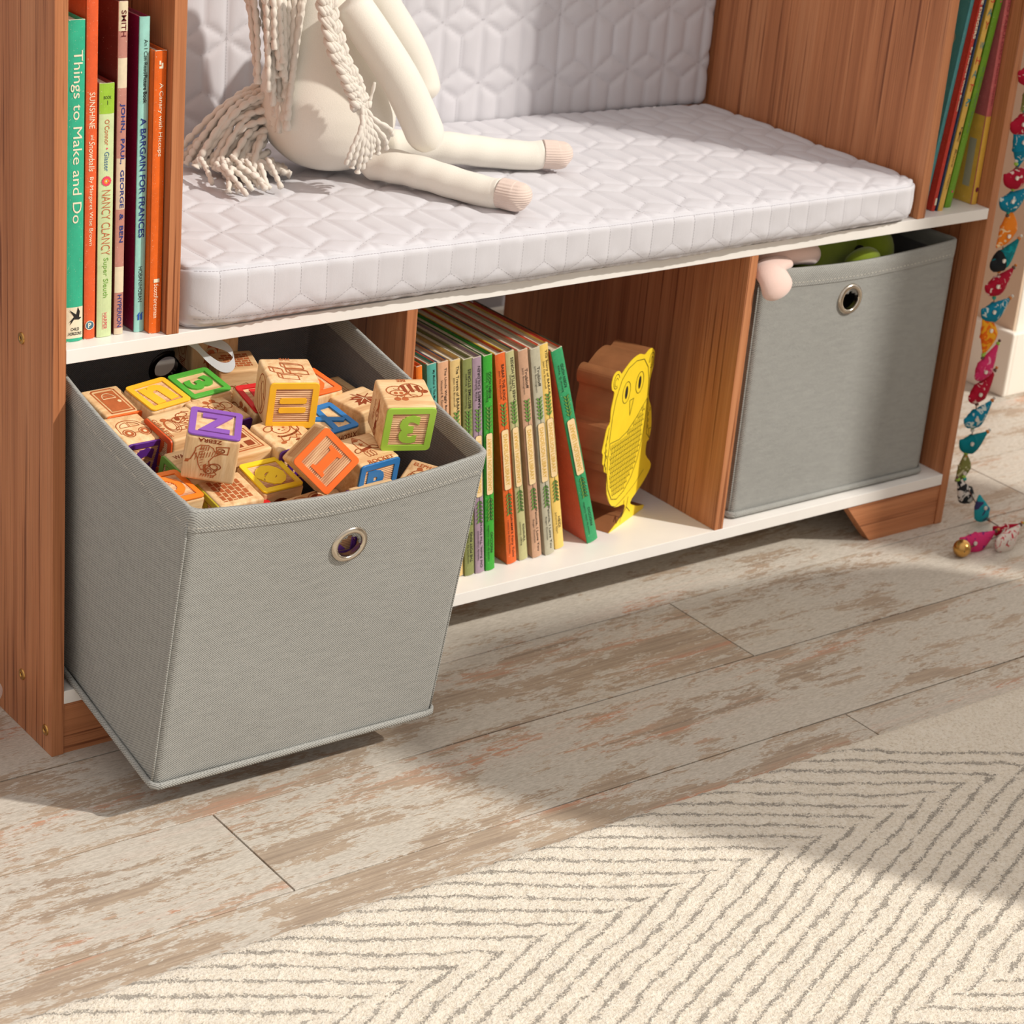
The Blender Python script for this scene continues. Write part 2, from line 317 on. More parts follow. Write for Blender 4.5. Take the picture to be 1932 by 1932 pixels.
# ------------------------------------------------------------------ rug
def rug_material():
    m, nt, b = newmat('rug_pile', .95, .05); L = nt.links
    tc = nt.nodes.new('ShaderNodeTexCoord')
    d1 = N(nt, 'ShaderNodeTexNoise', Scale=55, Detail=2); L.new(tc.outputs['Object'], d1.inputs['Vector'])
    d2 = N(nt, 'ShaderNodeTexNoise', Scale=9, Detail=1); L.new(tc.outputs['Object'], d2.inputs['Vector'])
    v1 = N(nt, 'ShaderNodeVectorMath', operation='MULTIPLY_ADD'); L.new(d1.outputs['Color'], v1.inputs[0]); v1.inputs[1].default_value = (.009, .009, 0); L.new(tc.outputs['Object'], v1.inputs[2])
    v2 = N(nt, 'ShaderNodeVectorMath', operation='MULTIPLY_ADD'); L.new(d2.outputs['Color'], v2.inputs[0]); v2.inputs[1].default_value = (.016, .016, 0); L.new(v1.outputs[0], v2.inputs[2])
    v3 = N(nt, 'ShaderNodeVectorMath', operation='ADD'); v3.inputs[1].default_value = (-.0125, -.0125, 0); L.new(v2.outputs[0], v3.inputs[0])
    def lines(nx, ny, sp):
        dt = N(nt, 'ShaderNodeVectorMath', operation='DOT_PRODUCT'); L.new(v3.outputs[0], dt.inputs[0]); dt.inputs[1].default_value = (nx/sp, ny/sp, 0)
        fr = N(nt, 'ShaderNodeMath', operation='FRACT'); L.new(dt.outputs['Value'], fr.inputs[0])
        sb = N(nt, 'ShaderNodeMath', operation='SUBTRACT'); L.new(fr.outputs[0], sb.inputs[0]); sb.inputs[1].default_value = .5
        ab = N(nt, 'ShaderNodeMath', operation='ABSOLUTE'); L.new(sb.outputs[0], ab.inputs[0]); return ab, dt
    A, dA = lines(.5, .866, .0207); B, dB = lines(-.391, .9205, .0186)
    sx = N(nt, 'ShaderNodeSeparateXYZ'); L.new(tc.outputs['Object'], sx.inputs[0])
    # rows: |frac| bands in Y.  A between -.365..-.462 and -.735..-1.0, B between
    def gt(src, v, op='GREATER_THAN'):
        n = N(nt, 'ShaderNodeMath', operation=op); L.new(src, n.inputs[0]); n.inputs[1].default_value = v; return n
    sy = N(nt, 'ShaderNodeSeparateXYZ'); L.new(v3.outputs[0], sy.inputs[0])
    a1 = gt(sy.outputs['Y'], -.487); a2 = gt(sy.outputs['Y'], -.735, 'LESS_THAN')
    aa = N(nt, 'ShaderNodeMath', operation='MAXIMUM'); L.new(a1.outputs[0], aa.inputs[0]); L.new(a2.outputs[0], aa.inputs[1])
    mx = N(nt, 'ShaderNodeMix', data_type='FLOAT'); L.new(aa.outputs[0], mx.inputs[0]); L.new(B.outputs[0], mx.inputs[2]); L.new(A.outputs[0], mx.inputs[3])
    gap = N(nt, 'ShaderNodeTexNoise', Scale=60, Detail=5, Roughness=.75); L.new(tc.outputs['Object'], gap.inputs['Vector'])
    gp = N(nt, 'ShaderNodeMath', operation='MULTIPLY_ADD'); L.new(gap.outputs['Fac'], gp.inputs[0]); gp.inputs[1].default_value = .55; gp.inputs[2].default_value = -.165
    ff = N(nt, 'ShaderNodeTexNoise', Scale=520, Detail=2, Roughness=.7); L.new(tc.outputs['Object'], ff.inputs['Vector'])
    g2 = N(nt, 'ShaderNodeMath', operation='MULTIPLY_ADD'); L.new(ff.outputs['Fac'], g2.inputs[0]); g2.inputs[1].default_value = .8; L.new(gp.outputs[0], g2.inputs[2])
    g3 = N(nt, 'ShaderNodeMath', operation='ADD'); L.new(g2.outputs[0], g3.inputs[0]); g3.inputs[1].default_value = -.42
    wd = N(nt, 'ShaderNodeMath', operation='SUBTRACT'); L.new(g3.outputs[0], wd.inputs[0]); L.new(mx.outputs[0], wd.inputs[1])
    lr = ramp(nt, [(.0, (0, 0, 0, 1)), (.09, (1, 1, 1, 1))]); L.new(wd.outputs[0], lr.inputs[0])
    # plain corner: no lines where A coordinate lies beyond the first line
    cut = gt(dA.outputs['Value'], .019/.0207, 'LESS_THAN'); cm = N(nt, 'ShaderNodeMath', operation='MULTIPLY'); L.new(cut.outputs[0], cm.inputs[0]); L.new(lr.outputs[0], cm.inputs[1])
    fz = N(nt, 'ShaderNodeTexNoise', Scale=330, Detail=3, Roughness=.7); L.new(tc.outputs['Object'], fz.inputs['Vector'])
    f2 = N(nt, 'ShaderNodeTexNoise', Scale=26, Detail=4); L.new(tc.outputs['Object'], f2.inputs['Vector'])
    cr = ramp(nt, [(.3, srgb(206, 192, 170)), (.48, srgb(234, 223, 205)), (.7, srgb(244, 236, 222))]); L.new(fz.outputs['Fac'], cr.inputs[0])
    gr = ramp(nt, [(.35, srgb(130, 122, 112)), (.65, srgb(184, 174, 160))]); L.new(fz.outputs['Fac'], gr.inputs[0])
    c = N(nt, 'ShaderNodeMix', data_type='RGBA', blend_type='MIX'); 
    k = N(nt, 'ShaderNodeMath', operation='MULTIPLY'); L.new(cm.outputs[0], k.inputs[0]); k.inputs[1].default_value = .88
    L.new(k.outputs[0], c.inputs[0]); L.new(cr.outputs[0], c.inputs[6]); L.new(gr.outputs[0], c.inputs[7]); L.new(c.outputs[2], b.inputs['Base Color'])
    h = N(nt, 'ShaderNodeMath', operation='MULTIPLY_ADD'); L.new(cm.outputs[0], h.inputs[0]); h.inputs[1].default_value = -.5; L.new(fz.outputs['Fac'], h.inputs[2])
    h2 = N(nt, 'ShaderNodeMath', operation='ADD'); L.new(h.outputs[0], h2.inputs[0]); L.new(f2.outputs['Fac'], h2.inputs[1])
    bump(nt, b, h2.outputs[0], .85, .0032); b.inputs['Sheen Weight'].default_value = .25
    return m
def make_rug():
    x0, x1, y0, y1 = -1.3, 2.3, -1.75, -.366
    # fine grid only near the photographed part; lumpy pile
    xs = np.unique(np.concatenate([np.arange(x0, -.35, .05), np.arange(-.35, 1.15, .003), np.arange(1.15, x1+.01, .05)]))
    ys = np.unique(np.concatenate([np.arange(y0, -.95, .05), np.arange(-.95, y1-.001, .003), [y1]]))
    V = []; F = []; nx, ny = len(xs), len(ys)
    for j, y in enumerate(ys):
        for i, x in enumerate(xs):
            e = min(y1-y, .02)/.02; z = .0035+.0075*math.sqrt(max(0, 1-(1-e)**2))
            n = noise.noise((x*70, y*70, 0))*.0010+noise.noise((x*260, y*260, 4))*.0010
            yy = y+(noise.noise((x*130, 3, 1))*.0022+noise.noise((x*30, 3, 1))*.0012)*(1 if y1-y < .012 else 0)
            V.append((x, yy, z+n))
    for j in range(ny-1):
        for i in range(nx-1): a = j*nx+i; F.append((a, a+1, a+nx+1, a+nx))
    o = len(V)
    for i, x in enumerate(xs): V.append((x, V[(ny-1)*nx+i][1], 0.0005))
    for i in range(nx-1): F.append(((ny-1)*nx+i, (ny-1)*nx+i+1, o+i+1, o+i))
    q = len(V); V += [(x0, y0, .0005), (x1, y0, .0005), (x1, y1, .0005), (x0, y1, .0005)]; F.append((q+3, q+2, q+1, q))
    r = mesh_obj('area_rug', V, F, rug_material(), smooth=True)
    tag(r, 'cream tufted rug with wobbly grey chevron lines on the plank floor', 'rug')
make_rug()

# ------------------------------------------------------------------ bookcase
T = .0127; W = 1.2088; ZB0, ZB1, ZS0, ZS1 = .0546, .0685, .4008, .414; DP = .43; TOP = 1.0
case = empty('bookcase', (0, 0, 0), 'wood-grain bookcase with white shelves, reading nook and three lower cubbies', 'bookcase')
E_ = .0006
box_obj('side_panel', (-T, 0, 0), (0, DP, TOP), WOODZ, case, E_)
box_obj('side_panel', (W, 0, 0), (W+T, DP, TOP), WOODZ, case, E_)
box_obj('nook_panel', (.1011, 0, ZS1), (.1011+T, DP, TOP), WOODZ, case, E_)
box_obj('nook_panel', (1.0985-T, 0, ZS1), (1.0985, DP, TOP), WOODZ, case, E_)
box_obj('divider', (.3701, .0004, ZB1), (.3701+T, DP, ZS0), WOODZ, case, E_)
box_obj('divider', (.8271, .0004, ZB1), (.8271+T, DP, ZS0), WOODZ, case, E_)
box_obj('bench_shelf', (0, 0, ZS0), (W, DP, ZS1), WHITE, case, E_)['label'] = 'white bench shelf'
box_obj('bottom_shelf', (0, 0, ZB0), (W, DP, ZB1), WHITE, case, E_)['label'] = 'white bottom shelf'
for a, b in ((0.0, .1011), (1.0985, W)):
    box_obj('back_panel', (a+.0005, DP-.008, ZS1+.0003), (b-.0005, DP-.002, TOP-.02), WOODZ, case, 0)
def foot(sgn):
    pts = [(0, 0), (.114, 0), (.163, ZB0), (0, ZB0)]
    X = (lambda u: u) if sgn > 0 else (lambda u: W-u)
    V = [(X(u), .0016, z) for u, z in pts]+[(X(u), .0016+T*1.1, z) for u, z in pts]
    F = [(0, 1, 2, 3), (7, 6, 5, 4), (0, 4, 5, 1), (1, 5, 6, 2), (2, 6, 7, 3), (3, 7, 4, 0)]
    o = mesh_obj('foot', V, F, WOODX, case); bm = bmesh.new(); bm.from_mesh(o.data); bmesh.ops.recalc_face_normals(bm, faces=bm.faces); bm.to_mesh(o.data); bm.free()
foot(1); foot(-1)
def screw(x, y, z, s=-1):
    mb = MB()
    for r0, r1, d0, d1 in ((.0058, .0054, 0, .0012), (.0054, .0026, .0012, .0015), (.0026, .0022, .0015, .0004)):
        n = 20; V = [(x+s*d0, y+r0*math.cos(2*math.pi*k/n), z+r0*math.sin(2*math.pi*k/n)) for k in range(n)]+[(x+s*d1, y+r1*math.cos(2*math.pi*k/n), z+r1*math.sin(2*math.pi*k/n)) for k in range(n)]
        mb.add(V, [(k, (k+1) % n, n+(k+1) % n, n+k) for k in range(n)])
    n = 6; mb.add([(x+s*.0003, y+.0024*math.cos(2*math.pi*k/n), z+.0024*math.sin(2*math.pi*k/n)) for k in range(n)], [tuple(range(n))], 1)
    o = mb.obj('screw', None, case, mats=[BRASS, GROOVE]); o['label'] = 'small brass screw head'
for y, z in ((.0632, .4064), (.0633, .0602), (.013, .0236)): screw(-T, y, z)
screw(.8271, .075, .392)

# ------------------------------------------------------------------ quilted cushions
def quilt_d(u, v, P=.057, Q=.073, hh=.0175):
    """distance from each (u, v) to the nearest stitch of the tumbling-block quilting"""
    u = np.asarray(u); v = np.asarray(v); best = np.full(u.shape, 1.0)
    uu = np.mod(u, P); vv = np.mod(v, Q)
    def seg(ax, ay, bx, by):
        dx, dy = bx-ax, by-ay; t = np.clip(((uu-ax)*dx+(vv-ay)*dy)/(dx*dx+dy*dy), 0, 1)
        return np.hypot(uu-ax-t*dx, vv-ay-t*dy)
    for oj in (0, Q):
        for s in ((0, hh), (0, -hh)):
            best = np.minimum(best, seg(0, oj, P/2, oj+s[1])); best = np.minimum(best, seg(P/2, oj+s[1], P, oj))
    best = np.minimum(best, np.abs(uu)); best = np.minimum(best, np.abs(P-uu))
    best = np.minimum(best, seg(P/2, hh, P/2, Q-hh))
    return best
def cushion(name, lo, hi, r, step, coarse_faces, taper, label, cat, group=None, plane='seat', amp=.0026):
    lo = np.array(lo); hi = np.array(hi); mb_V = []; mb_F = []
    def face(o, du, dv, nu, nv):
        base = sum(len(v) for v in mb_V); P = o+np.linspace(0, 1, nu+1)[None, :, None]*du+np.linspace(0, 1, nv+1)[:, None, None]*dv
        mb_V.append(P.reshape(-1, 3)); i = np.arange(nv)[:, None]*(nu+1)+np.arange(nu)[None, :]+base
        mb_F.append(np.stack([i, i+1, i+nu+2, i+nu+1], -1).reshape(-1, 4))
    d = hi-lo; X, Y, Z = np.diag(d)
    def k(a, b, nm): s = step if nm not in coarse_faces else step*4; return max(2, int(np.linalg.norm(a)/s)), max(2, int(np.linalg.norm(b)/s))
    face(lo+Z, X, Y, *k(X, Y, 'top')); face(lo+Y, X, -Y, *k(X, Y, 'bottom')); face(lo, X, Z, *k(X, Z, 'front')); face(lo+Y+X, -X, Z, *k(X, Z, 'back'))
    face(lo+Y, -Y, Z, *k(Y, Z, 'left')); face(lo+X, Y, Z, *k(Y, Z, 'right'))
    U0, V0 = .021, .052
    def uv_top(P): return P[:, 0]+U0, (P[:, 1]-lo[1])+V0
    def uv_fr(P): return P[:, 0]+U0, (P[:, 2]-hi[2])+V0
    def deform(P, lift=0.0):
        c = np.clip(P, lo+r, hi-r); dn = P-c; ln = np.linalg.norm(dn, axis=1, keepdims=True); n = dn/np.maximum(ln, 1e-9); Q = c+n*(r+lift)
        if plane == 'seat':
            w_top = np.clip(n[:, 2], 0, 1); w_fr = np.clip(-n[:, 1], 0, 1)
            ut, vt = uv_top(P); uf, vf = uv_fr(P); tp = n[:, 2] > .7
            ds = quilt_d(np.where(tp, ut, uf), np.where(tp, vt, vf)); puff = 1-np.exp(-(ds/.0036)**1.1)
            seam = np.minimum(np.hypot(P[:, 1]-lo[1], P[:, 2]-hi[2]), np.hypot(P[:, 1]-lo[1], P[:, 2]-(lo[2]+.010)))
            disp = amp*(puff-.55)*(w_top+.33*w_fr)*np.clip(seam/.006, .15, 1); pinch = -.0020*np.exp(-(seam/.0018)**2)
            wr = np.array([noise.noise((a[0]*9, a[1]*9, a[2]*9))+.35*noise.noise((a[0]*38, a[1]*38, a[2]*38)) for a in P])*.0020
            Q = Q+n*(disp+pinch+wr)[:, None]
            low = np.clip((lo[2]+.010-P[:, 2])/.010, 0, 1)*w_fr; Q[:, 1] += low*(.004+.0016*np.sin(P[:, 0]*420+4*np.sin(P[:, 0]*60)))
            t = np.clip((P[:, 0]-lo[0])/(hi[0]-lo[0]), 0, 1); hgt = (P[:, 2]-lo[2])/(hi[2]-lo[2]); nf = np.clip(1-(P[:, 1]-lo[1])/.05, 0, 1)
            Q[:, 2] -= taper*t**1.5*hgt; Q[:, 1] -= .0135*np.sin(math.pi*t)**.6*np.clip(.35+hgt*2, 0, 1)*nf; Q[:, 2] -= .0035*np.sin(math.pi*t)**.6*np.clip(1-hgt*2, 0, 1)*np.clip((lo[1]+.004-Q[:, 1])/.010, 0, 1)
            for cx, s in ((lo[0], 1), (hi[0], -1)):
                a = np.clip(1-(P[:, 0]-cx)*s/.035, 0, 1); Q[:, 1] += .018*a**2.2*nf
        else:
            w_fr = np.clip(-n[:, 1], 0, 1); ds = quilt_d(P[:, 0]+.02, P[:, 2]); puff = 1-np.exp(-(ds/.0042)**1.1)
            wr = np.array([noise.noise((a[0]*7, a[1]*7, a[2]*7)) for a in P])*.003
            Q = Q+n*(amp*(puff-.5)*w_fr+wr)[:, None]
        return Q
    P = np.concatenate(mb_V); F = np.concatenate(mb_F); Q = deform(P)
    me = bpy.data.meshes.new(name); me.from_pydata(Q.tolist(), [], F.tolist()); me.materials.append(QUILT)
    bm = bmesh.new(); bm.from_mesh(me); bmesh.ops.remove_doubles(bm, verts=bm.verts, dist=1e-5); bmesh.ops.recalc_face_normals(bm, faces=bm.faces); bm.to_mesh(me); bm.free()
    me.polygons.foreach_set('use_smooth', [True]*len(me.polygons))
    o = link(bpy.data.objects.new(name, me)); tag(o, label, cat, group)
    # running stitches along the pattern
    Pp, Qq, hh = .057, .073, .0175; V = []; n_ = 0
    def stitch(map_, u0, u1, v0, v1):
        nonlocal V
        for i in range(int(u0//Pp)-1, int(u1//Pp)+2):
            for j in range(int(v0//Qq)-1, int(v1//Qq)+2):
                a, b = i*Pp, j*Qq
                for (x0, y0, x1, y1) in ((0, 0, Pp/2, hh), (0, 0, Pp/2, -hh), (Pp/2, hh, Pp, 0), (Pp/2, -hh, Pp, 0), (0, 0, 0, Qq), (Pp/2, hh, Pp/2, Qq-hh)):
                    L_ = math.hypot(x1-x0, y1-y0); m = max(1, int(L_/.0034)); dx, dy = (x1-x0)/m, (y1-y0)/m; nx, ny = -dy/math.hypot(dx, dy)*.00028, dx/math.hypot(dx, dy)*.00028
                    for q in range(m):
                        ax, ay = a+x0+dx*(q+.16), b+y0+dy*(q+.16); bx, by = a+x0+dx*(q+.84), b+y0+dy*(q+.84)
                        if min(ax, bx) > u0 and max(ax, bx) < u1 and min(ay, by) > v0 and max(ay, by) < v1:
                            V += [map_(ax-nx, ay-ny), map_(bx-nx, by-ny), map_(bx+nx, by+ny), map_(ax+nx, ay+ny)]
    if plane == 'seat':
        stitch(lambda u, v: (u-U0, v-V0+lo[1], hi[2]), lo[0]+U0+.006, hi[0]+U0-.006, V0+.006, V0+d[1]-.004)
        stitch(lambda u, v: (u-U0, lo[1], v-V0+hi[2]), lo[0]+U0+.006, hi[0]+U0-.006, V0-d[2]+.013, V0-.003)
        for k in range(int(d[0]/.0036)):
            x = lo[0]+.012+k*.0036
            if x < hi[0]-.012:
                for zz in (hi[2]-.0028, lo[2]+.0115): V += [(x, lo[1], zz-.0003), (x+.0024, lo[1], zz-.0003), (x+.0024, lo[1], zz+.0003), (x, lo[1], zz+.0003)]
    else: stitch(lambda u, v: (u-.02, lo[1], v), lo[0]+.026, hi[0]+.014, lo[2]+.006, hi[2]-.006)
    VV = deform(np.array(V), .00022); F = [(i, i+1, i+2, i+3) for i in range(0, len(VV), 4)]
    st = mesh_obj('stitching', VV, F, THREAD, o); st['kind'] = 'stuff'
    return o
def quilt_shader():
    nt = QUILT.node_tree; L = nt.links; b = nt.nodes['Principled BSDF']
    # gathers and crinkles of the thin cotton
    mp = coords(nt, (1, 1, .35)); n = N(nt, 'ShaderNodeTexNoise', Scale=110, Detail=3, Roughness=.5); L.new(mp.outputs[0], n.inputs['Vector'])
    old = [l.from_node for l in L if l.to_socket == b.inputs['Normal']][0]
    bump(nt, b, n.outputs['Fac'], .16, .0016, prev=old)
quilt_shader()
cushion('seat_cushion', (.1165, -.006, ZS1+.0003), (1.0985-T-.002, .3775, .476), .011, .0026, ('bottom', 'back', 'left', 'right'), .015,
        'thick pale grey quilted seat cushion on the white bench shelf', 'cushion')
cushion('back_cushion', (.1165, .379, .4555), (1.0985-T-.002, .4205, .99), .012, .0034, ('bottom', 'back', 'left', 'right', 'top'), 0,
        'pale grey quilted backrest cushion standing behind the plush toy', 'cushion', plane='back', amp=.0034)

# ------------------------------------------------------------------ bins
def make_bin(label, loc, M, W_=.3056, D_=.3117, H_=.3061, bulge=.01, grom=(.1647, .240), lining=True, back_grom=True):
    root = empty('storage_bin', loc, label, 'storage bin', 'grey fabric storage bins')
    root.rotation_euler = Matrix(M).to_euler()
    # wall ring (rounded rectangle) lofted upwards; origin at the lower left front corner
    r = .007; per = []
    def seg(a, b, n):
        for i in range(n): per.append((a[0]+(b[0]-a[0])*i/n, a[1]+(b[1]-a[1])*i/n))
    def arc(cx, cy, a0):
        for i in range(6): t = math.radians(a0+90*i/6); per.append((cx+r*math.cos(t), cy+r*math.sin(t)))
    seg((r, 0), (W_-r, 0), 100); arc(W_-r, r, -90); seg((W_, r), (W_, D_-r), 40); arc(W_-r, D_-r, 0); seg((W_-r, D_), (r, D_), 100); arc(r, D_-r, 90); seg((0, D_-r), (0, r), 40); arc(r, r, 180)
    nz = 100; V = []; F = []; n = len(per)
    for j in range(nz+1):
        z = .004+(H_-.004)*j/nz; t = j/nz
        for x, y in per:
            sx = math.sin(math.pi*min(max(x/W_, 0), 1)); sy = math.sin(math.pi*min(max(y/D_, 0), 1))
            dy = (-bulge*sx*t**3 if y < .02 else 0)+(.004*sx*t**2 if y > D_-.02 else 0)
            dx = (.006*sy*t**2*(1 if x > W_-.01 else -1 if x < .01 else 0))
            dz = -.006*sx*t if y < .02 else (-.004*sy*t if (x < .01 or x > W_-.01) else 0)
            w_ = noise.noise((x*9, y*9, z*9))*.0016
            V.append((x+dx+w_*(x > W_-.01 or x < .01), y+dy+w_, z+dz))
    holes = [(grom[0], 0, grom[1])]+([(grom[0]-.02, D_, grom[1]+.005)] if back_grom else [])
    for j in range(nz):
        for i in range(n):
            i2 = (i+1) % n; cx = (per[i][0]+per[i2][0])/2; cy = (per[i][1]+per[i2][1])/2; cz = .004+(H_-.004)*(j+.5)/nz
            if any(abs(cy-h[1]) < .001 and math.hypot(cx-h[0], cz-h[2]) < .0135 for h in holes): continue
            F.append((j*n+i, j*n+i2, (j+1)*n+i2, (j+1)*n+i))
    body = mesh_obj('bin_body', V, F, BINF, root, True, mats=[BINF, BINI])
    s = body.modifiers.new('cloth_thickness', 'SOLIDIFY'); s.thickness = .0026; s.offset = -1; s.material_offset = 1; s.material_offset_rim = 0
    box_obj('bin_floor', (.002, .002, .0005), (W_-.002, D_-.002, .004), BINI, root, .0005)
    # piped flange round the base
    k = -.0022; P = [(x+(x-W_/2)/W_*2*-k, y+(y-D_/2)/D_*2*-k, .0042) for x, y in per[::3]]; P.append(P[0])
    Vt, Ft = tube(P, lambda t: .0034, 8, 1, flat_=(.75, 1.15), cap=False); mesh_obj('base_piping', Vt, Ft, HEM, root, True)
    # folded hem round the rim, with a stitch line
    mb = MB(); top = [V[nz*n+i] for i in range(n)]; dn = [V[(nz-7)*n+i] for i in range(n)]
    cx, cy = W_/2, D_/2
    def off(p, d):
        x, y = p[0], p[1]; ax = -1 if x < .01 else 1 if x > W_-.01 else 0; ay = -1 if y < .02 else 1 if y > D_-.02 else 0
        return (x+ax*d, y+ay*d, p[2])
    ring = []; prof = [(.0011, 0, 0), (.0014, 0, .5), (.0012, 0, 1), (.0002, .0012, 1), (-.0028, .0008, 1), (-.0034, 0, .8), (-.0034, 0, 0.1)]
    for i in range(n):
        for d_, dz, tt in prof:
            a, b = Vector(dn[i]), Vector(top[i]); q = a.lerp(b, tt); q = off(q, d_); ring.append((q[0], q[1], q[2]+dz))
    m_ = len(prof); mb.add(ring, [(i*m_+k_, ((i+1) % n)*m_+k_, ((i+1) % n)*m_+k_+1, i*m_+k_+1) for i in range(n) for k_ in range(m_-1)])
    mb.obj('rim_hem', HEM, root, True)
    st = MB()
    for i in range(n):
        if i % 2: continue
        a = Vector(dn[i]).lerp(Vector(top[i]), .22); b = Vector(dn[(i+1) % n]).lerp(Vector(top[(i+1) % n]), .22); a = Vector(off(a, .0016)); b = Vector(off(b, .0016))
        e = (b-a)*.1; u = Vector((0, 0, .0005)); a, b = a+e, b+e*.8; st.add([a-u, b-u, b+u, a+u], [(0, 1, 2, 3)])
    st.obj('hem_stitching', flat('hem_thread_'+label[:6], srgb(196, 192, 182), .8), root)
    # side seams
    for x, y in ((0, 0), (W_, 0)):
        sm = MB()
        P = [(x+(-.0004 if x == 0 else .0004), y+.004, .006+(H_-.018)*i/12) for i in range(13)]
        Vt, Ft = tube(P, lambda t: .0012, 6, 1); sm.add(Vt, Ft); sm.obj('side_seam', HEM, root, True)
    for h in holes:
        s_ = -1 if h[1] == 0 else 1
        base = min(V, key=lambda q: (q[0]-h[0])**2+(q[2]-h[2])**2+4*(q[1]-h[1])**2 if True else 0); y0 = base[1]; cz = h[2]
        n_ = 40; prof = [(.0126, 0), (.0126, .0022), (.0136, .0032), (.0155, .0033), (.0178, .0026), (.0188, .001), (.0188, -.0006)]
        for sd in (s_,):
            Vg = []; Fg = []
            for k_ in range(n_):
                a = 2*math.pi*k_/n_
                Vg += [(h[0]+rr*math.cos(a), y0+sd*dd, cz+rr*math.sin(a)) for rr, dd in [(.0126, -.004)]+prof]
            q = len(prof)+1; Fg = [(k_*q+i, ((k_+1) % n_)*q+i, ((k_+1) % n_)*q+i+1, k_*q+i+1) for k_ in range(n_) for i in range(q-1)]
            # inner flange
            o_ = len(Vg)
            for k_ in range(n_):
                a = 2*math.pi*k_/n_; Vg += [(h[0]+rr*math.cos(a), y0-sd*dd, cz+rr*math.sin(a)) for rr, dd in ((.0126, .0036), (.0155, .0048), (.0182, .0042), (.0186, .003))]
            Fg += [(o_+k_*4+i, o_+k_*4+i+1, o_+((k_+1) % n_)*4+i+1, o_+((k_+1) % n_)*4+i) for k_ in range(n_) for i in range(3)]
            g = mesh_obj('grommet', Vg, Fg, NICKEL if s_ < 0 else flat('dark_grommet', srgb(60, 56, 56), .3, .5, metal=.9), root, True)
            if s_ < 0: g['label'] = 'shiny nickel eyelet in the front'
            else: g['label'] = 'dark eyelet in the back wall'
    return root
BM = [[0.99991, 0.01268, -0.00448], [-0.01329, 0.98273, -0.18459], [0.00206, 0.18463, 0.98281]]
BO = Vector((0.0117, -0.1554, 0.0391))
make_bin('grey fabric bin full of alphabet blocks, tipped forward out of the left cubby', BO, BM)
make_bin('grey fabric bin with a pink and a green plush inside, in the right cubby', (.8665, .0175, ZB1+.001), [[1, 0, 0], [0, 1, 0], [0, 0, 1]], W_=.3165, H_=.3035, bulge=.004, grom=(.1425, .253), back_grom=False)

# ------------------------------------------------------------------ unseen chair and cloth shapes added past the right edge to cast shade
def ca(c, a, z): return Vector(((.92*c-.72*a)/1.365, (.72*c+.92*a)/1.365, z))
def solid(name, prof, a0, a1, mat, parent, off):
    V = [ca(c, a0, z)-off for c, z in prof]+[ca(c, a1, z)-off for c, z in prof]; n = len(prof)
    bm = bmesh.new(); vs = [bm.verts.new(v) for v in V]; bm.faces.new(vs[:n]); bm.faces.new(vs[n:][::-1])
    for i in range(n): j = (i+1) % n; bm.faces.new((vs[j], vs[i], vs[n+i], vs[n+j]))
    bmesh.ops.recalc_face_normals(bm, faces=bm.faces); bmesh.ops.bevel(bm, geom=bm.edges[:], offset=.025, segments=3, affect='EDGES', profile=.6)
    return bm_obj(name, bm, mat, parent, True)
UPH = cloth('shade_chair_linen', srgb(190, 176, 156), 500, .3); LEGM = flat('shade_chair_leg', srgb(120, 80, 52))
o = ca(.5, -1.95, 0); root = empty('shade_chair', o, 'beige high-backed chair shape added out of view past the right end of the rug to cast shade', 'shade_chair')  # added shade caster, its top profile shaped for the broad floor shadow
solid('backrest', [(.10, .10), (.09, .88), (.12, 1.01), (.20, 1.075), (.34, 1.08), (.47, 1.045), (.59, .965), (.74, .86), (.88, .76), (.96, .66), (.97, .50), (.97, .10)], -1.75, -1.88, UPH, root, o)
solid('seat', [(.10, .12), (.10, .42), (.90, .42), (.90, .12)], -1.90, -2.43, UPH, root, o)
for c0 in (.02, .86): solid('armrest', [(c0, .12), (c0, .60), (c0+.12, .60), (c0+.12, .12)], -1.90, -2.43, UPH, root, o)
for c0, a_ in ((.14, -1.81), (.86, -1.81), (.14, -2.35), (.86, -2.35)): p_ = ca(c0, a_, 0)-o; box_obj('leg', p_-Vector((.02, .02, -.0135)), p_+Vector((.02, .02, .13)), LEGM, root, .003)
V = []; F = []; n = 60
for j in range(2):
    for i in range(n+1): t = i/n; p_ = ca(1.00+.31*t, -2.35+.05*math.sin(t*34), .02+2.5*j); V.append(p_)
for i in range(n): F.append((i, i+1, n+2+i, n+1+i))
cu = mesh_obj('shade_curtain', V, F, cloth('shade_curtain_linen', srgb(226, 216, 200), 400, .3), smooth=True); md = cu.modifiers.new('thick', 'SOLIDIFY'); md.thickness = .004  # added tall shade caster, unseen, darkens the right end of the bookcase
tag(cu, 'gathered cream cloth added out of view past the right end of the rug to cast shade, behind the chair shape', 'shade_curtain')
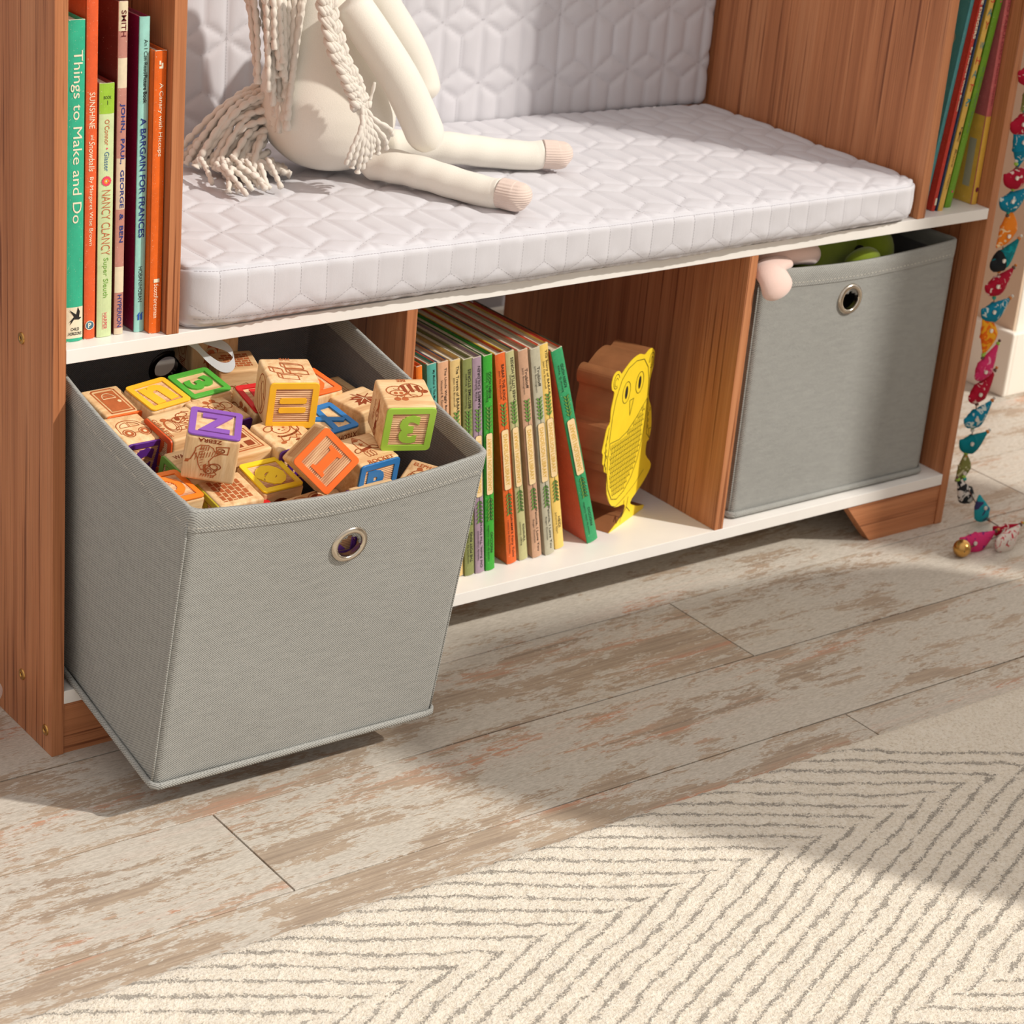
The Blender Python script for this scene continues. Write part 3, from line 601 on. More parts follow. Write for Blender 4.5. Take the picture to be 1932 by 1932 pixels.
# ------------------------------------------------------------------ alphabet blocks
BLOCKS = {
 'bee':(0.0477,(0.2593, -0.1572, 0.3665),[0.953, 0.302, -0.038, -0.303, 0.925, -0.23, -0.034, 0.231, 0.972]),
 'five':(0.0473,(0.1803, -0.0838, 0.374),[0.955, 0.295, 0.0, -0.292, 0.946, -0.138, -0.041, 0.132, 0.99]),
 'one':(0.0442,(0.1575, -0.1808, 0.35),[0.752, 0.317, -0.578, -0.041, 0.898, 0.439, 0.658, -0.306, 0.688]),
 'zebra':(0.0462,(0.0664, -0.1461, 0.366),[0.842, 0.539, 0.02, -0.526, 0.829, -0.189, -0.119, 0.148, 0.982]),
 'rocket':(0.0469,(0.2184, -0.1567, 0.3177),[0.993, -0.117, 0.014, 0.118, 0.978, -0.17, 0.006, 0.171, 0.985]),
 'xylo':(0.0456,(0.2148, -0.0963, 0.3269),[0.991, -0.132, -0.013, 0.127, 0.974, -0.187, 0.038, 0.184, 0.982]),
 'maple':(0.0453,(0.2683, -0.078, 0.3299),[0.98, -0.197, -0.017, 0.196, 0.98, -0.037, 0.024, 0.033, 0.999]),
 'ocee':(0.0465,(0.2317, -0.039, 0.3391),[0.989, -0.145, 0.017, 0.146, 0.979, -0.145, 0.005, 0.146, 0.989]),
 'plain':(0.0489,(0.2891, 0.0032, 0.305),[0.992, -0.126, 0.014, 0.126, 0.984, -0.128, 0.003, 0.128, 0.992]),
 'red':(0.0432,(0.1819, -0.0363, 0.3349),[0.999, -0.014, 0.04, 0.024, 0.961, -0.277, -0.034, 0.278, 0.96]),
 'green3':(0.045,(0.1332, -0.0041, 0.3433),[0.996, -0.09, -0.021, 0.085, 0.983, -0.16, 0.035, 0.157, 0.987]),
 'yn':(0.0451,(0.0863, -0.0101, 0.3424),[0.989, -0.149, -0.018, 0.143, 0.973, -0.18, 0.044, 0.176, 0.983]),
 'door':(0.0428,(0.0401, -0.0014, 0.3408),[0.978, -0.174, 0.119, 0.2, 0.945, -0.259, -0.067, 0.277, 0.959]),
 'car':(0.0428,(0.036, -0.0495, 0.3319),[0.977, -0.168, 0.134, 0.197, 0.948, -0.249, -0.085, 0.27, 0.959]),
 'giraffe':(0.0455,(0.0797, -0.0623, 0.3331),[0.996, -0.085, -0.039, 0.077, 0.981, -0.18, 0.053, 0.176, 0.983]),
 'lady':(0.0461,(0.1274, -0.0446, 0.331),[0.944, -0.3, 0.139, 0.323, 0.927, -0.193, -0.071, 0.227, 0.971]),
 'house':(0.0442,(0.1185, -0.1008, 0.3242),[0.991, -0.134, 0.028, 0.136, 0.973, -0.188, -0.002, 0.19, 0.982]),
 'cow':(0.0459,(0.1643, -0.104, 0.3259),[0.989, -0.145, -0.017, 0.136, 0.955, -0.265, 0.055, 0.26, 0.964]),
 'oc':(0.0445,(0.0213, -0.1474, 0.3159),[0.987, -0.138, 0.084, 0.153, 0.966, -0.206, -0.052, 0.216, 0.975]),
 'brick':(0.0461,(0.0761, -0.1581, 0.306),[0.999, -0.026, -0.02, 0.022, 0.984, -0.178, 0.025, 0.178, 0.984]),
 'ye':(0.0443,(0.1259, -0.1431, 0.307),[0.996, -0.081, 0.037, 0.087, 0.964, -0.252, -0.015, 0.254, 0.967]),
 'eleph':(0.0408,(0.2761, -0.1769, 0.292),[0.519, 0.807, -0.282, -0.854, 0.471, -0.223, -0.047, 0.357, 0.933]),
 'gsmall':(0.044,(0.0635, -0.1185, 0.3205),[0.995, -0.096, 0.018, 0.097, 0.969, -0.226, 0.005, 0.227, 0.974]),
 'redlow':(0.0448,(0.0907, -0.186, 0.289),[0.998, -0.056, -0.003, 0.055, 0.977, -0.207, 0.015, 0.206, 0.978]),
 'wooda':(0.0434,(0.0500, -0.1705, 0.289),[0.997, -0.065, 0.038, 0.072, 0.975, -0.211, -0.024, 0.213, 0.977]),
 'woodb':(0.0481,(0.1344, -0.1959, 0.289),[0.993, 0.01, -0.117, -0.03, 0.984, -0.176, 0.114, 0.178, 0.977]),
 'woodc':(0.0479,(0.2109, -0.1991, 0.289),[0.998, 0.02, -0.063, -0.031, 0.98, -0.195, 0.058, 0.197, 0.979]),
 'tag':(0.0483,(0.1874, 0.0764, 0.371),[0.991, 0.129, -0.027, -0.13, 0.99, -0.062, 0.018, 0.065, 0.998]),
 'brick2':(0.041,(0.1938, 0.0311, 0.3446),[0.963, 0.264, -0.059, -0.269, 0.959, -0.092, 0.033, 0.105, 0.994]),
}
PAINT = {k: flat('paint_'+k, srgb(*c), .42, .35, .03, 90) for k, c in dict(lime=(160, 200, 72), yellow=(248, 190, 50), lemon=(244, 208, 40), orange=(244, 108, 38), tangerine=(248, 130, 40),
         purple=(136, 82, 176), violet=(96, 44, 138), blue=(44, 118, 184), green=(84, 172, 62), red=(204, 36, 38), olive=(186, 170, 50), rust=(212, 84, 36), leaf=(120, 160, 70)).items()}
MAPLE = [maple_wood('maple_block_%s' % n, seed=i) for i, n in enumerate(('a', 'b', 'c', 'd'))]
RIB = maple_wood('ribbed_maple', (226, 182, 140), (196, 140, 104), 2)
BURN = flat('burned_engraving', srgb(176, 96, 54), .7, .15, .1, 200); BURNT = flat('dark_burned_engraving', srgb(142, 66, 36), .7, .15, .1, 200)
FACES = {'top': ((0, 0, 1), (1, 0, 0), (0, 1, 0)), 'front': ((0, -1, 0), (1, 0, 0), (0, 0, 1)), 'left': ((-1, 0, 0), (0, -1, 0), (0, 0, 1)), 'right': ((1, 0, 0), (0, 1, 0), (0, 0, 1))}
R180 = math.pi; R90 = math.pi/2
def rrect(h, r, n=5):
    P = []
    for cx, cy, a0 in ((h-r, -(h-r), -90), (h-r, h-r, 0), (-(h-r), h-r, 90), (-(h-r), -(h-r), 180)):
        for i in range(n+1): a = math.radians(a0+90*i/n); P.append((cx+r*math.cos(a), cy+r*math.sin(a)))
    return P
def letter_face(root, face, S, glyph, paint, rot=0, ribs=True, wood=None, gh=1.02, sx=1.05, bold=.045, ribrot=0, clip=(-1, -1)):
    n, u, v = (Vector(q) for q in FACES[face]); h = S/2; O = n*h
    tx, ty = clip; f_ = face
    def P3(a, b, d):
        if f_ == 'top': a = max(a, tx*h); b = max(b, ty*h)
        if f_ == 'left': a = min(a, -ty*h)
        return O+u*a+v*b+n*d
    # painted frame
    mb = MB(); out = rrect(h*.985, h*.17); inn = rrect(h*.73, h*.02); k = len(out)
    for A, B, da, db in ((out, out, -.0016, -.0002), (out, [(a*.99, b*.99) for a, b in out], -.0002, .0001), ([(a*.99, b*.99) for a, b in out], inn, .0001, .0001), (inn, inn, .0001, -.0021)):
        mb.add([P3(a, b, da) for a, b in A]+[P3(a, b, db) for a, b in B], [(i, (i+1) % k, k+(i+1) % k, k+i) for i in range(k)])
    mb.obj('painted_frame', paint, root)
    # sunken panel, ribbed or plain
    mb = MB(); q = h*.73
    if ribs:
        nr = 17; pts = []
        for i in range(nr):
            y0 = -q+2*q*i/nr; w_ = 2*q/nr; pts += [(y0+w_*.12, -.0011), (y0+w_*.5, -.0007), (y0+w_*.82, -.0011), (y0+w_*.9, -.0020), (y0+w_, -.0020)]
        pts = [(-q, -.002)]+pts
        F_ = (lambda a, b, d: P3(a, b, d)) if not ribrot else (lambda a, b, d: P3(b, a, d))
        V = []; 
        for y, d in pts: V += [F_(-q, y, d), F_(q, y, d)]
        mb.add(V, [(2*i, 2*i+1, 2*i+3, 2*i+2) for i in range(len(pts)-1)])
    else: mb.add([P3(-q, -q, -.0018), P3(q, -q, -.0018), P3(q, q, -.0018), P3(-q, q, -.0018)], [(0, 1, 2, 3)])
    mb.obj('sunken_panel', RIB if ribs else wood, root)
    # raised glyph
    if glyph == '=':
        polys = [[(-.62, y-.15), (.62, y-.15), (.7, y-.09), (.7, y+.09), (.62, y+.15), (-.62, y+.15), (-.7, y+.09), (-.7, y-.09)] for y in (-.25, .25)]
        V = []; F = []
        for p in polys: F.append(tuple(range(len(V), len(V)+len(p)))); V += [(a*.78, b*.8) for a, b in p]
        V = np.array(V); sc = (h*.98, h*1.0)
    elif glyph == 'I':
        V = np.array([(-.42, -.72), (.42, -.72), (.42, -.56), (.24, -.50), (.24, .50), (.42, .56), (.42, .72), (-.42, .72), (-.42, .56), (-.24, .50), (-.24, -.50), (-.42, -.56)])
        F = [(0, 1, 2, 3, 10, 11), (10, 3, 4, 9), (9, 4, 5, 6, 7, 8)]; sc = (h*.78, h*.82)
    else:
        V, F, wd = text_poly(glyph, bold); sc = (h*gh*sx*1.25, h*gh*1.25)
        if wd*sc[0] > 2*h*.62: sc = (2*h*.62/wd, sc[1])
    c, s = math.cos(rot), math.sin(rot); P = [((x*sc[0])*c-(y*sc[1])*s, (x*sc[0])*s+(y*sc[1])*c) for x, y in V]
    mb = MB(); mb.add([P3(a, b, -.0001) for a, b in P], F)
    from collections import Counter
    ec = Counter(); 
    for f in F:
        for i in range(len(f)): e = (f[i], f[(i+1) % len(f)]); ec[e] += 1
    o = len(mb.V); mb.add([P3(a, b, -.0001) for a, b in P]+[P3(a, b, -.0021) for a, b in P], [])
    kk = len(P); mb.F += [(o+a, o+b, o+kk+b, o+kk+a) for (a, b) in ec if (b, a) not in ec]; mb.M += [0]*(len(mb.F)-len(mb.M))
    mb.obj('raised_letter' if glyph != '=' else 'raised_sign', paint, root)
# --- engravings: functions drawing on a Flat in face units (-1..1)
def sc_flat(root, face, S, rot=0, big=1.0):
    n, u, v = (Vector(q) for q in FACES[face]); h = S/2; H0 = h; h = h*big; c, s = math.cos(rot), math.sin(rot)
    return Flat(n*H0, (u*c+v*s)*h, (v*c-u*s)*h, .00012/h*h)
W1 = .042
def a_bee(f):
    f.ell(-.30, .15, .36, .27, W1); f.ell(-.26, .02, .3, .16, W1); f.disc(-.36, .02, .07, m=0); f.disc(-.17, .02, .07)
    f.ell(-.3, .28, .08, .05, .02, a0=180, a1=360)
    for x in (-.38, -.12): f.disc(x, -.33, .12, .1); f.line([(x, -.25), (x+.03, -.1)], .025)
    f.ell(.22, .22, .42, .33, W1, a0=-30, a1=190)
    for x in (-.02, .22, .46): f.poly([(x-.02, .06), (x+.1, .06), (x+.05, .53-abs(x-.2)*.3), (x-.1, .5-abs(x-.2)*.3)], 1)
    f.disc(.66, .1, .13, .1, 1); f.ell(.32, -.02, .24, .2, W1); f.ell(.05, -.16, .3, .09, .02)
def a_blockpile(f):
    def cube(x, y, w, hh):
        f.line([(x, y), (x+w, y-.1), (x+w, y-.1+hh), (x, y+hh)], W1, closed=True); f.line([(x, y+hh), (x-.12, y+hh+.1), (x+w-.12, y+hh), (x+w, y+hh-.1)], W1); f.line([(x, y), (x-.12, y+.1), (x-.12, y+hh+.1)], W1)
    cube(-.35, -.55, .55, .3); cube(0, -.2, .6, .25); cube(-.55, -.1, .3, .3); cube(-.1, .2, .62, .26); f.poly([(.2, -.4), (.34, -.44), (.3, -.36)], 0)
def a_ball(f): f.ell(0, 0, .48, .72, W1); f.line([(-.3, .45), (0, .1), (.15, -.35), (.1, -.66)], W1); f.line([(.15, .1), (.45, .0)], W1); f.ell(.05, -.05, .22, .55, .025)
def a_feather(f):
    f.poly([(0, .8), (.09, .5), (.07, .15), (-.07, .15), (-.09, .5)], 0); f.ell(0, -.0, .16, .26, W1); f.disc(0, -.02, .05, .08, 1)
    f.poly([(.07, -.25), (.12, -.5), (.05, -.65), (-.05, -.65), (-.12, -.5), (-.07, -.25)], 1); f.ell(0, -.75, .13, .16, W1); f.ell(0, -.75, .06, .1, .02)
    f.text('FEATHER', -.42, 0, .13, R90, maxw=.95)
def a_zebra(f):
    f.text('ZEBRA', .12, -.78, .17, 0, 1, .03, .9)
    f.line([(-.62, -.62), (-.15, -.55), (-.2, -.28), (-.6, -.3)], W1, closed=True); f.ell(-.35, -.42, .13, .09, .03); f.ell(-.4, -.42, .06, .05, .03)
    body = [(.45, -.55), (.15, -.58), (-.05, -.48), (-.1, -.35), (-.3, -.4), (-.33, -.28), (-.08, -.12), (.05, .1), (.0, .3), (.12, .45), (.3, .5), (.42, .3), (.5, .0), (.62, -.2), (.6, -.42)]
    f.line(body, W1, closed=True)
    for k in range(9): x = -.28+k*.1; f.poly([(x, -.36+.02*k), (x+.035, -.38+.02*k), (x+.07, -.2+.04*k), (x+.045, -.2+.04*k)], 0)
    for k in range(7): y = -.45+k*.12; f.poly([(.24+.0*k, y), (.46-.02*k, y+.05), (.5-.02*k, y+.1), (.3, y+.05)], 0)
    for k in range(4): f.poly([(.1+.09*k, -.52), (.14+.09*k, -.53), (.16+.09*k, -.34), (.12+.09*k, -.34)], 0)
    f.line([(.6, -.3), (.68, -.05), (.74, .1), (.82, .16)], .05); f.poly([(.78, .1), (.92, .12), (.95, .26), (.8, .24)], 0)
    f.ell(-.06, .42, .27, .19, W1, rot=.5); f.ell(-.22, .3, .2, .13, W1); f.ell(.0, .52, .1, .1, .03); f.disc(.02, .52, .045); f.line([(-.3, .36), (-.18, .5), (-.3, .62), (-.2, .74), (-.1, .8)], .04)
    for k in range(6): f.poly([(-.25+.09*k, .68), (-.17+.09*k, .66), (-.2+.1*k, .82)], 0)
    f.poly([(.12, .2), (.24, .3), (.2, .5), (.1, .66), (.06, .6), (.12, .45)], 0)
def a_rocket(f):
    f.line([(-.2, -.1), (-.18, .5), (0, .75), (.2, .6), (.28, 0)], W1, closed=True); f.poly([(-.14, .52), (0, .68), (.14, .56), (.02, .5)], 0)
    P = []
    for k in range(10): r = .13 if k % 2 == 0 else .055; a = math.pi/2+k*math.pi/5; P.append((.03+r*math.cos(a), .3+r*math.sin(a)))
    f.poly(P, 0); f.poly([(-.2, -.1), (.28, 0), (.27, .12), (-.2, .04)], 1)
    f.ell(-.32, 0, .17, .1, W1, rot=.5); f.ell(.4, .02, .16, .1, W1, rot=-.5)
    for x in (-.14, 0, .13): f.ell(x, -.28, .07, .17, .03)
    f.text('ROCKET', .1, -.72, .2, 0, 0, .03, 1.1)
def a_xylo(f): f.text('XYLOPHONE', 0, .62, .26, R180, 1, .02, 1.7)
def a_leaf(f):
    import itertools
    L_ = []
    for k, (a, r) in enumerate([(0, .78), (12, .5), (22, .6), (32, .34), (48, .66), (58, .46), (68, .52), (84, .3), (100, .6), (112, .36), (128, .44), (150, .16), (180, .1)]):
        L_.append((r*math.cos(math.radians(a)), r*math.sin(math.radians(a))))
    P = L_+[(x, -y) for x, y in L_[::-1][1:-1]]
    c, s = math.cos(-2.6), math.sin(-2.6)
    R = lambda p: (p[0]*c-p[1]*s+.12, p[0]*s+p[1]*c+.02)
    o = R((0, 0))
    for a, b in zip(P, P[1:]+P[:1]): f.mb.add([f.p(*o), f.p(*R(a)), f.p(*R(b))], [(0, 1, 2)], 1)
    for a in (0, 48, -48, 100, -100):
        q = (.42*math.cos(math.radians(a)), .42*math.sin(math.radians(a))); f.k = 5; f.line([o, R(q)], .03, 2)
    f.k = 5; f.line([o, R((-.45, .02))], .04, 1)
def a_bricks(f):
    for j in range(6):
        for i in range(5):
            x = -.72+i*.34+(j % 2)*.17; y = -.62+j*.22; x0, x1 = max(-.7, x), min(.7, x+.29)
            if x1-x0 > .05: f.poly([(x0, y), (x1, y), (x1, y+.17), (x0, y+.17)], 0)
def a_door(f):
    f.line([(-.62, -.8), (-.62, .72), (-.5, .82), (.5, .82), (.62, .72), (.62, -.8)], .08, closed=True)
    f.poly([(-.5, -.7), (.5, -.7), (.5, .68), (-.5, .68)], 0); f.k = 4
    f.ell(0, .18, .33, .36, .04, 2, a0=0, a1=180); f.line([(-.33, .18), (.33, .18)], .04, 2); f.line([(0, .18), (0, .54)], .04, 2); f.line([(-.3, .36), (.3, .36)], .03, 2); f.disc(.34, -.08, .09, .09, 2)
def a_car(f):
    f.ell(-.05, .15, .6, .38, W1, a0=0, a1=180); f.line([(.55, .15), (.72, .1), (.8, -.15), (.62, -.2)], .045); f.line([(-.65, .15), (-.7, -.18), (-.6, -.2)], W1); f.line([(-.12, -.22), (.15, -.22)], W1)
    for x, a, b in ((-.2, 60, 175), (.12, 5, 120)): f.ell(-.05, .15, .44, .26, .03, a0=(a if x > 0 else 95), a1=(85 if x > 0 else 175))
    f.line([(-.08, .15), (-.08, .4)], .03); f.line([(-.02, .15), (-.02, .4)], .03); f.line([(-.5, .15), (.4, .15)], .03)
    for x in (-.36, .38): f.ell(x, -.22, .25, .22, W1); f.disc(x, -.22, .19, .17, 0); f.disc(x, -.22, .075, .07, 2)
def a_giraffe(f):
    f.text('GIRAFFE', -.72, -.05, .17, -R90, 0, .02, 1.25)
    for k in range(3): f.ell(-.35+.02*k, .0-.03*k, .16+.05*k, .3+.06*k, .03)
    f.disc(-.42, .38, .12, .1); f.ell(.1, .2, .26, .18, W1); f.disc(.08, .26, .09, .12, 1); f.ell(.35, .42, .22, .13, W1); f.line([(0, 0), (.35, -.2), (.7, -.1), (.62, .2), (.4, .3)], W1, closed=True)
    for x, y in ((.2, -.08), (.35, 0), (.5, -.05), (.42, .14), (.58, .1), (.3, .16)): f.disc(x, y, .055, .045)
    f.ell(.0, -.3, .3, .12, W1); f.disc(.1, -.33, .07); f.line([(.3, .5), (.5, .6), (.7, .5)], W1); f.line([(.2, -.38), (.5, -.3), (.7, -.36)], .05)
def a_face(f):
    for x in (-.14, .2): f.disc(x, .55, .13, .11, 0)
    f.ell(.05, .2, .35, .27, W1); f.disc(-.04, .16, .06); f.disc(.14, .2, .06); f.ell(-.42, .18, .26, .2, W1); f.ell(.5, .14, .25, .2, W1); f.ell(0, -.2, .3, .2, W1); f.line([(-.1, .0), (.1, -.04)], .02)
def a_window(f):
    f.line([(-.75, -.7), (.72, -.7), (.72, .7), (-.75, .7)], .07, closed=True); f.line([(-.62, -.58), (.6, -.58), (.6, .58), (-.62, .58)], .03, closed=True)
    for x in (-.5, .1): 
        for y in (-.48, .1): f.poly([(x, y), (x+.38, y), (x+.38, y+.36), (x, y+.36)], 1)
def a_dog(f):
    f.ell(.0, .25, .36, .28, W1); f.ell(-.45, .4, .2, .13, W1, rot=.3); f.ell(.4, .45, .2, .12, W1, rot=-.3); f.disc(-.1, .22, .05, .04); f.disc(.12, .26, .05, .04); f.line([(-.05, .12), (.08, .12)], .03)
    f.ell(.05, -.05, .42, .14, .09, a0=190, a1=350); f.line([(-.3, -.1), (-.36, -.4), (-.15, -.42), (0, -.3), (.2, -.42), (.3, -.25), (.45, -.35), (.5, 0)], W1); f.disc(-.4, -.46, .12, .07); f.disc(.2, -.52, .12, .06, 1); f.ell(.5, .1, .1, .2, W1)
def a_ring(f): f.ell(-.1, -.1, .45, .5, .16, 1); f.disc(-.1, -.1, .2, .2, 0)
def a_dots(f):
    for x in (-.6, .1, .7): f.disc(x, .35, .26, .3, 1); f.ell(x, .35, .34, .38, .03)
    f.line([(-.8, -.4), (.8, -.4)], W1)
def a_ruled(f):
    for k in range(9): f.line([(-.8, -.55+k*.13), (.8, -.55+k*.13)], .035, 0)
    for k in range(6): f.disc(-.6+k*.24, -.55+.13*(k % 5)+.06, .03, .03, 2, 6)
def a_eleph(f): f.text('ELEPHANT', 0, .7, .2, 0, 0, .03, 1.5); f.ell(-.1, .05, .5, .35, .06); f.poly([(.1, .1), (.5, .25), (.6, 0), (.3, -.2)], 1); f.ell(-.5, -.2, .2, .3, W1); f.disc(-.35, .45, .14, .12); f.disc(.0, .05, .05)
def a_big(f): f.poly([(-.5, -.55), (-.15, .95), (.35, .95), (.05, -.35)], 0); f.poly([(-.5, -.2), (.5, -.35), (.45, -.75), (-.3, -.8)], 0); f.k = 5; f.ell(-.2, -.12, .22, .2, .1, 2)
def a_owlet(f):
    f.line([(-.3, .8), (.3, .8), (.42, .3), (.3, -.5), (0, -.75), (-.32, -.4), (-.4, .3)], W1, closed=True); f.ell(-.12, .4, .12, .18, .03); f.ell(.2, .4, .12, .18, .03); f.ell(.05, -.1, .22, .3, .03)
    for k in range(5): f.line([(-.25, -.6-.06*k), (.3, -.5-.08*k)], .03)
def a_snail(f): f.ell(-.3, .0, .14, .2, W1, rot=.5); f.ell(-.2, .1, .06, .1, .02); f.ell(.2, -.1, .3, .3, W1, a0=0, a1=200); f.line([(-.4, -.3), (.4, -.32)], W1); f.line([(.0, .2), (.25, .3), (.4, .2)], .02)
def a_script(f): f.text('WAGON', -.1, .5, .22, 0, 1, .02, 1.0); f.ell(0, -.1, .5, .2, W1)
ART = dict(bee=a_bee, pile=a_blockpile, ball=a_ball, feather=a_feather, zebra=a_zebra, rocket=a_rocket, xylo=a_xylo, leaf=a_leaf, bricks=a_bricks, door=a_door, car=a_car, giraffe=a_giraffe, face=a_face, window=a_window,
           dog=a_dog, ring=a_ring, dots=a_dots, ruled=a_ruled, eleph=a_eleph, big=a_big, owlet=a_owlet, snail=a_snail, script=a_script)
LIGHTM = MAPLE[1]
SPEC = {  # faces: face -> ('letter', glyph, paint, rot, ribs) or ('art', name, rot, extra text)
 'bee': (dict(front=('letter', '3', 'lime', R180, True), top=('art', 'bee', 0, ('BEE', 0, .74, .15, R180)), left=('art', 'feather', 0, None)), 'alphabet block with a lime green upside-down 3 and a bee on top'),
 'five': (dict(front=('letter', '=', 'yellow', 0, True), top=('art', 'pile', 0, ('FIVE', 0, .8, .15, R180)), left=('art', 'ball', 0, None)), 'alphabet block with a yellow equals sign, the word FIVE on top'),
 'one': (dict(front=('letter', 'I', 'orange', R90, True), top=('art', 'ruled', 0, None)), 'tilted alphabet block with an orange letter I facing out'),
 'zebra': (dict(top=('letter', 'Z', 'purple', 0, False), front=('art', 'zebra', R180, None)), 'alphabet block with a purple Z on top and a ZEBRA engraving in front'),
 'rocket': (dict(top=('art', 'rocket', 0, None), front=('letter', 'R', 'blue', 0, True)), 'alphabet block with a ROCKET engraving on top and a blue-framed front, under the lime 3'),
 'xylo': (dict(top=('letter', 'X', 'blue', .5, False), front=('art', 'xylo', 0, None)), 'alphabet block with a blue X lying face up'),
 'maple': (dict(top=('art', 'leaf', 0, None), ), 'alphabet block with a brown maple leaf engraved on top'),
 'ocee': (dict(top=('letter', 'c', 'orange', R180+.6, True)), 'alphabet block with an orange c face up, behind the yellow equals block'),
 'plain': (dict(top=('art', 'ruled', R90, None)), 'darker wood block by the right wall of the bin, mostly in shade'),
 'red': (dict(top=('letter', 'L', 'red', 0, True), left=('art', 'face', 0, None)), 'alphabet block with a red frame, half behind the yellow equals block'),
 'green3': (dict(top=('letter', '3', 'green', -R90*.9, False)), 'alphabet block with a green 3 lying face up below the tallest block'),
 'yn': (dict(top=('letter', 'n', 'yellow', .1, True)), 'alphabet block with a yellow letter n lying face up'),
 'door': (dict(top=('art', 'door', 0, None), front=('letter', 'D', 'orange', 0, True)), 'alphabet block engraved with a brown door, in the left corner of the bin'),
 'car': (dict(top=('art', 'car', 0, None), front=('letter', 'c', 'violet', 0, True)), 'alphabet block engraved with a car, purple-framed front'),
 'giraffe': (dict(top=('art', 'giraffe', 0, None), left=('letter', 'g', 'rust', 0, True)), 'pale alphabet block with a GIRAFFE engraving and a rust-red side'),
 'lady': (dict(top=('art', 'face', 0, None), front=('letter', 'm', 'violet', 0, True)), 'alphabet block with an engraved bug face, behind the purple Z block'),
 'house': (dict(top=('art', 'window', 0, None)), 'alphabet block engraved with a window, right of the purple Z block'),
 'cow': (dict(top=('art', 'dog', 0, None), front=('letter', 'b', 'violet', 0, True)), 'alphabet block engraved with an animal, under the yellow equals block'),
 'oc': (dict(top=('letter', 'C', 'tangerine', R180-.5, True)), 'alphabet block with an orange C face up by the near left rim'),
 'brick': (dict(top=('art', 'bricks', -R90, None), left=('letter', 'w', 'olive', 0, True)), 'alphabet block with a brick wall pattern, below the zebra engraving'),
 'ye': (dict(top=('letter', 'e', 'lemon', -2.5, True), front=('art', 'ring', 0, None)), 'alphabet block with a lemon yellow e lying face up'),
 'eleph': (dict(top=('art', 'eleph', 0, None)), 'turned alphabet block with an ELEPHANT engraving, by the near right corner'),
 'gsmall': (dict(top=('art', 'script', 0, None), left=('letter', 'v', 'leaf', 0, True)), 'alphabet block with a dull green side, between the purple car block and the zebra engraving'),
 'redlow': (dict(top=('letter', 'h', 'red', 0, True)), 'alphabet block with a red frame peeking over the near rim'),
 'wooda': (dict(), 'plain pale wood block corner at the near left rim'),
 'woodb': (dict(top=('art', 'dots', 0, None)), 'wood block with dark round engravings at the middle of the near rim'),
 'woodc': (dict(left=('letter', 's', 'violet', 0, True)), 'plain-topped wood block with a purple edge at the near rim'),
 'tag': (dict(front=('art', 'big', 0, None), left=('art', 'owlet', 0, None)), 'tallest wood block at the back, half hidden by the white shelf'),
 'brick2': (dict(top=('art', 'bricks', 0, None), front=('art', 'snail', 0, None)), 'wood block with a brick pattern at the back of the bin'),
}
TRIM_ = {'oc': (-.2, -1), 'redlow': (-1, -.1), 'wooda': (-1, .1), 'woodb': (-1, -.1), 'woodc': (-1, -.1)}
CREAM = flat('pale_relief', srgb(236, 206, 162), .6)
def make_block(key, S, c, Mx, i):
    faces, label = SPEC[key]
    root = empty('alphabet_block', c, label, 'toy block', 'wooden alphabet blocks in the tipped bin')
    m3 = Matrix((Mx[0:3], Mx[3:6], Mx[6:9])); root.rotation_euler = m3.to_euler()
    h = S/2; wood = MAPLE[(i*3) % 4]; tx, ty = TRIM_.get(key, (-1, -1))
    lo = [tx*h, ty*h, -h]; hi = [h, h, h]
    rec = .0021
    for f, sp in faces.items():
        if sp[0] == 'letter':
            if f == 'top': hi[2] -= rec
            if f == 'front': lo[1] = max(lo[1], -h)+rec
            if f == 'left': lo[0] += rec
    bm = bmesh.new(); add_box(bm, lo, hi, .0028, 3); bm_obj('block_body', bm, wood, root, True)
    for f, sp in faces.items():
        if key in TRIM_ and f == 'left' and tx != -1: continue
        if sp[0] == 'letter':
            letter_face(root, f, S, sp[1], PAINT[sp[2]], sp[3], sp[4], wood, clip=(tx, ty))
        else:
            fl = sc_flat(root, f, S, sp[2], 1.0 if sp[1] in ('zebra', 'xylo', 'bricks', 'door', 'ruled', 'eleph', 'feather', 'window', 'big') else 1.14); ART[sp[1]](fl)
            if sp[3]: t = sp[3]; fl.text(t[0], t[1], t[2], t[3], t[4], 0, .03)
            fl.obj('engraving', [BURN, BURNT, CREAM], root)
for i, (k, (S, c, Mx)) in enumerate(BLOCKS.items()): make_block(k, S, c, Mx, i)
# the block seen through the front eyelet
p = BO+Matrix(BM) @ Vector((.1605, .030, .238))
SPEC['peep'] = (dict(front=('letter', 'k', 'purple', 0, True)), 'ribbed purple-framed block seen through the eyelet of the tipped bin')
make_block('peep', .0445, p, [q for r in (Matrix(BM) @ Matrix.Rotation(.0, 3, 'Z')) for q in r], 3)
